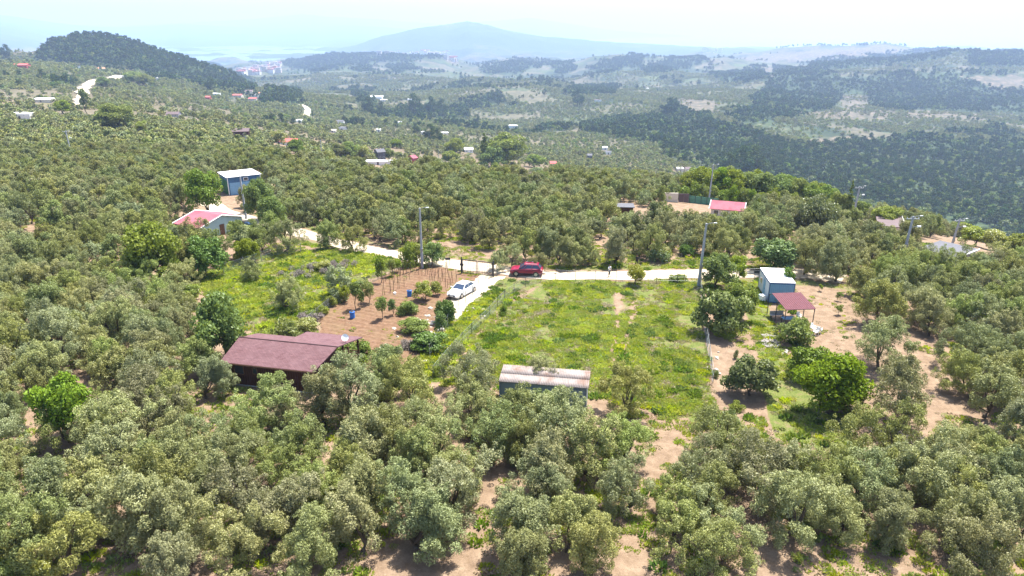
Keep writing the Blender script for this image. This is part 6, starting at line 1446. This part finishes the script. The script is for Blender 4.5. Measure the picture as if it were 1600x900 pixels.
brush(478, 428, 4.0, 'grey heap of cut branches beside the yellow bush in the meadow'); brush(528, 420, 4.2, 'mauve grey heap of dead branches at the road side of the yellow bush'); brush(483, 503, 2.0, 'grey dry shrub at the lower end of the meadow fence'); brush(1450, 705, 2.6, 'dry twigs heaped on the soil at the grove edge'); brush(1395, 690, 2.2, 'small heap of grey twigs by the orange soil')
brush(640, 545, 1.8, 'dry branches at the foot of the rubble heap')
# ================================================================== people
def person(px, py, label, facing, shirt, trou, hairc, arm):
    p = at(px, py); o = empty('person', p, facing); tag(o, label, 'person')
    J = dict(pel=(0, 0, .95), wai=(0, 0, 1.1), che=(0, .0, 1.33), nek=(0, .0, 1.5), hea=(0, .01, 1.6), top=(0, .0, 1.72), hl=(-.10, 0, .90), hr=(.10, 0, .90), kl=(-.12, -.03, .5), kr=(.12, .08, .5), al=(-.12, .08, .09), ar=(.13, .0, .09), tl=(-.13, -.08, .04), tr=(.14, -.16, .04),
             sl=(-.19, 0, 1.42), sr=(.19, 0, 1.42))
    if arm == 'up': J.update(el=(-.3, -.08, 1.2), wl=(-.22, -.28, 1.32), er=(.26, .02, 1.16), wr=(.27, -.05, .92))
    else: J.update(el=(-.25, .03, 1.15), wl=(-.26, -.04, .91), er=(.25, .03, 1.15), wr=(.22, -.1, .93))
    Rd = dict(pel=.15, wai=.135, che=.155, nek=.058, hea=.092, top=.075, hl=.095, hr=.095, kl=.062, kr=.062, al=.042, ar=.042, tl=.04, tr=.04, sl=.068, sr=.068, el=.043, wl=.03, er=.043, wr=.03)
    E_ = [('pel', 'wai'), ('wai', 'che'), ('che', 'nek'), ('nek', 'hea'), ('hea', 'top'), ('pel', 'hl'), ('pel', 'hr'), ('hl', 'kl'), ('hr', 'kr'), ('kl', 'al'), ('kr', 'ar'), ('al', 'tl'), ('ar', 'tr'), ('che', 'sl'), ('che', 'sr'), ('sl', 'el'), ('sr', 'er'), ('el', 'wl'), ('er', 'wr')]
    for s, wn, en in ((-1, 'wl', 'el'), (1, 'wr', 'er')):
        w_ = Vector(J[wn]); d = (w_ - Vector(J[en])).normalized(); sd_ = d.cross(Vector((1, 0, 0))).normalized(); pm = w_ + d * .07; J['p' + wn] = tuple(pm); Rd['p' + wn] = .034; E_.append((wn, 'p' + wn))
        for k in range(4):
            f0 = pm + sd_ * (k - 1.5) * .019 + d * .03; f1 = f0 + d * (.035 + (.012, .02, .016, 0)[k]) + Vector((-.01 * s, 0, 0)); f2 = f1 + d * .025 + Vector((-.018 * s, 0, 0)); nm = 'f%d%s' % (k, wn)
            J[nm + 'a'], J[nm + 'b'], J[nm + 'c'] = tuple(f0), tuple(f1), tuple(f2)
            for q in 'abc': Rd[nm + q] = .009
            E_ += [('p' + wn, nm + 'a'), (nm + 'a', nm + 'b'), (nm + 'b', nm + 'c')]
        t0 = w_ + d * .03 - sd_ * .035; t1 = t0 + d * .035 - sd_ * .015; J['t' + wn], J['u' + wn] = tuple(t0), tuple(t1); Rd['t' + wn] = Rd['u' + wn] = .010; E_ += [(wn, 't' + wn), ('t' + wn, 'u' + wn)]
    ks = list(J); me = bpy.data.meshes.new('body'); me.from_pydata([J[k] for k in ks], [(ks.index(a), ks.index(b)) for a, b in E_], []); ob = bpy.data.objects.new('body', me); COL.objects.link(ob)
    ob.modifiers.new('skin', 'SKIN'); sv_ = me.skin_vertices[0].data
    for i, k in enumerate(ks): sv_[i].radius = (Rd[k], Rd[k]) if k not in ('che', 'wai', 'pel') else (Rd[k], Rd[k] * .72); sv_[i].use_root = (k == 'pel')
    ss = ob.modifiers.new('sub', 'SUBSURF'); ss.levels = ss.render_levels = 1
    dg = bpy.context.evaluated_depsgraph_get(); m2 = bpy.data.meshes.new_from_object(ob.evaluated_get(dg)); bpy.data.objects.remove(ob)
    sk_ = simple('skin', (.42, .24, .16), .6, var=.08); m2.materials.clear()
    for m_ in (sk_, shirt, trou, M_BLK): m2.materials.append(m_)
    for f in m2.polygons:
        c_ = f.center; arm_ = abs(c_.x) > .2 or c_.y < -.2; f.use_smooth = True
        f.material_index = 3 if c_.z < .10 else 2 if c_.z < .97 and not (arm_ and c_.z > .75) else 0 if c_.z > 1.49 else (0 if (arm_ and (c_.z < 1.14 or c_.y < -.12)) else 1)
    link('body', m2, o)
    hb_ = bmesh.new(); bmesh.ops.create_uvsphere(hb_, u_segments=12, v_segments=8, radius=.108)
    for v in list(hb_.verts):
        if v.co.z < -.02 and v.co.y < .02: hb_.verts.remove(v)
    mh = bpy.data.meshes.new('hair'); hb_.to_mesh(mh); hb_.free(); mh.materials.append(hairc); q = link('hair', mh, o, (0, .02, 1.67))
    fb = MB(); fb.hexa([(-.014, -.118, 1.585), (.014, -.118, 1.585), (.012, -.08, 1.585), (-.012, -.08, 1.585), (-.007, -.095, 1.635), (.007, -.095, 1.635), (.007, -.08, 1.635), (-.007, -.08, 1.635)], 0); fb.box(-.03, .03, -.098, -.08, 1.548, 1.556, 1)
    for s in (-1, 1): fb.box(s * .034 - .011, s * .034 + .011, -.096, -.08, 1.633, 1.643, 2); fb.box(s * .1 - .01, s * .1 + .01, -.01, .025, 1.585, 1.64, 0)
    fb.build('face_features', [sk_, simple('lips', (.3, .10, .08), .6), M_BLK], o)
    return o
M_SHW = simple('white shirt', (.75, .75, .76), .85, var=.05); M_TRD = simple('dark trousers', (.03, .03, .04), .9, var=.2); M_SHB = simple('black shirt', (.025, .022, .025), .9, var=.2); M_HAIR = simple('dark hair', (.02, .015, .012), .8)
person(952, 433, 'person in a white shirt and dark trousers on the gravel road by the fence', .6, M_SHW, M_TRD, M_HAIR, 'up')
person(994.5, 417, 'person dressed in black on the grassy bank beyond the road', -.4, M_SHB, M_TRD, M_HAIR, 'down')
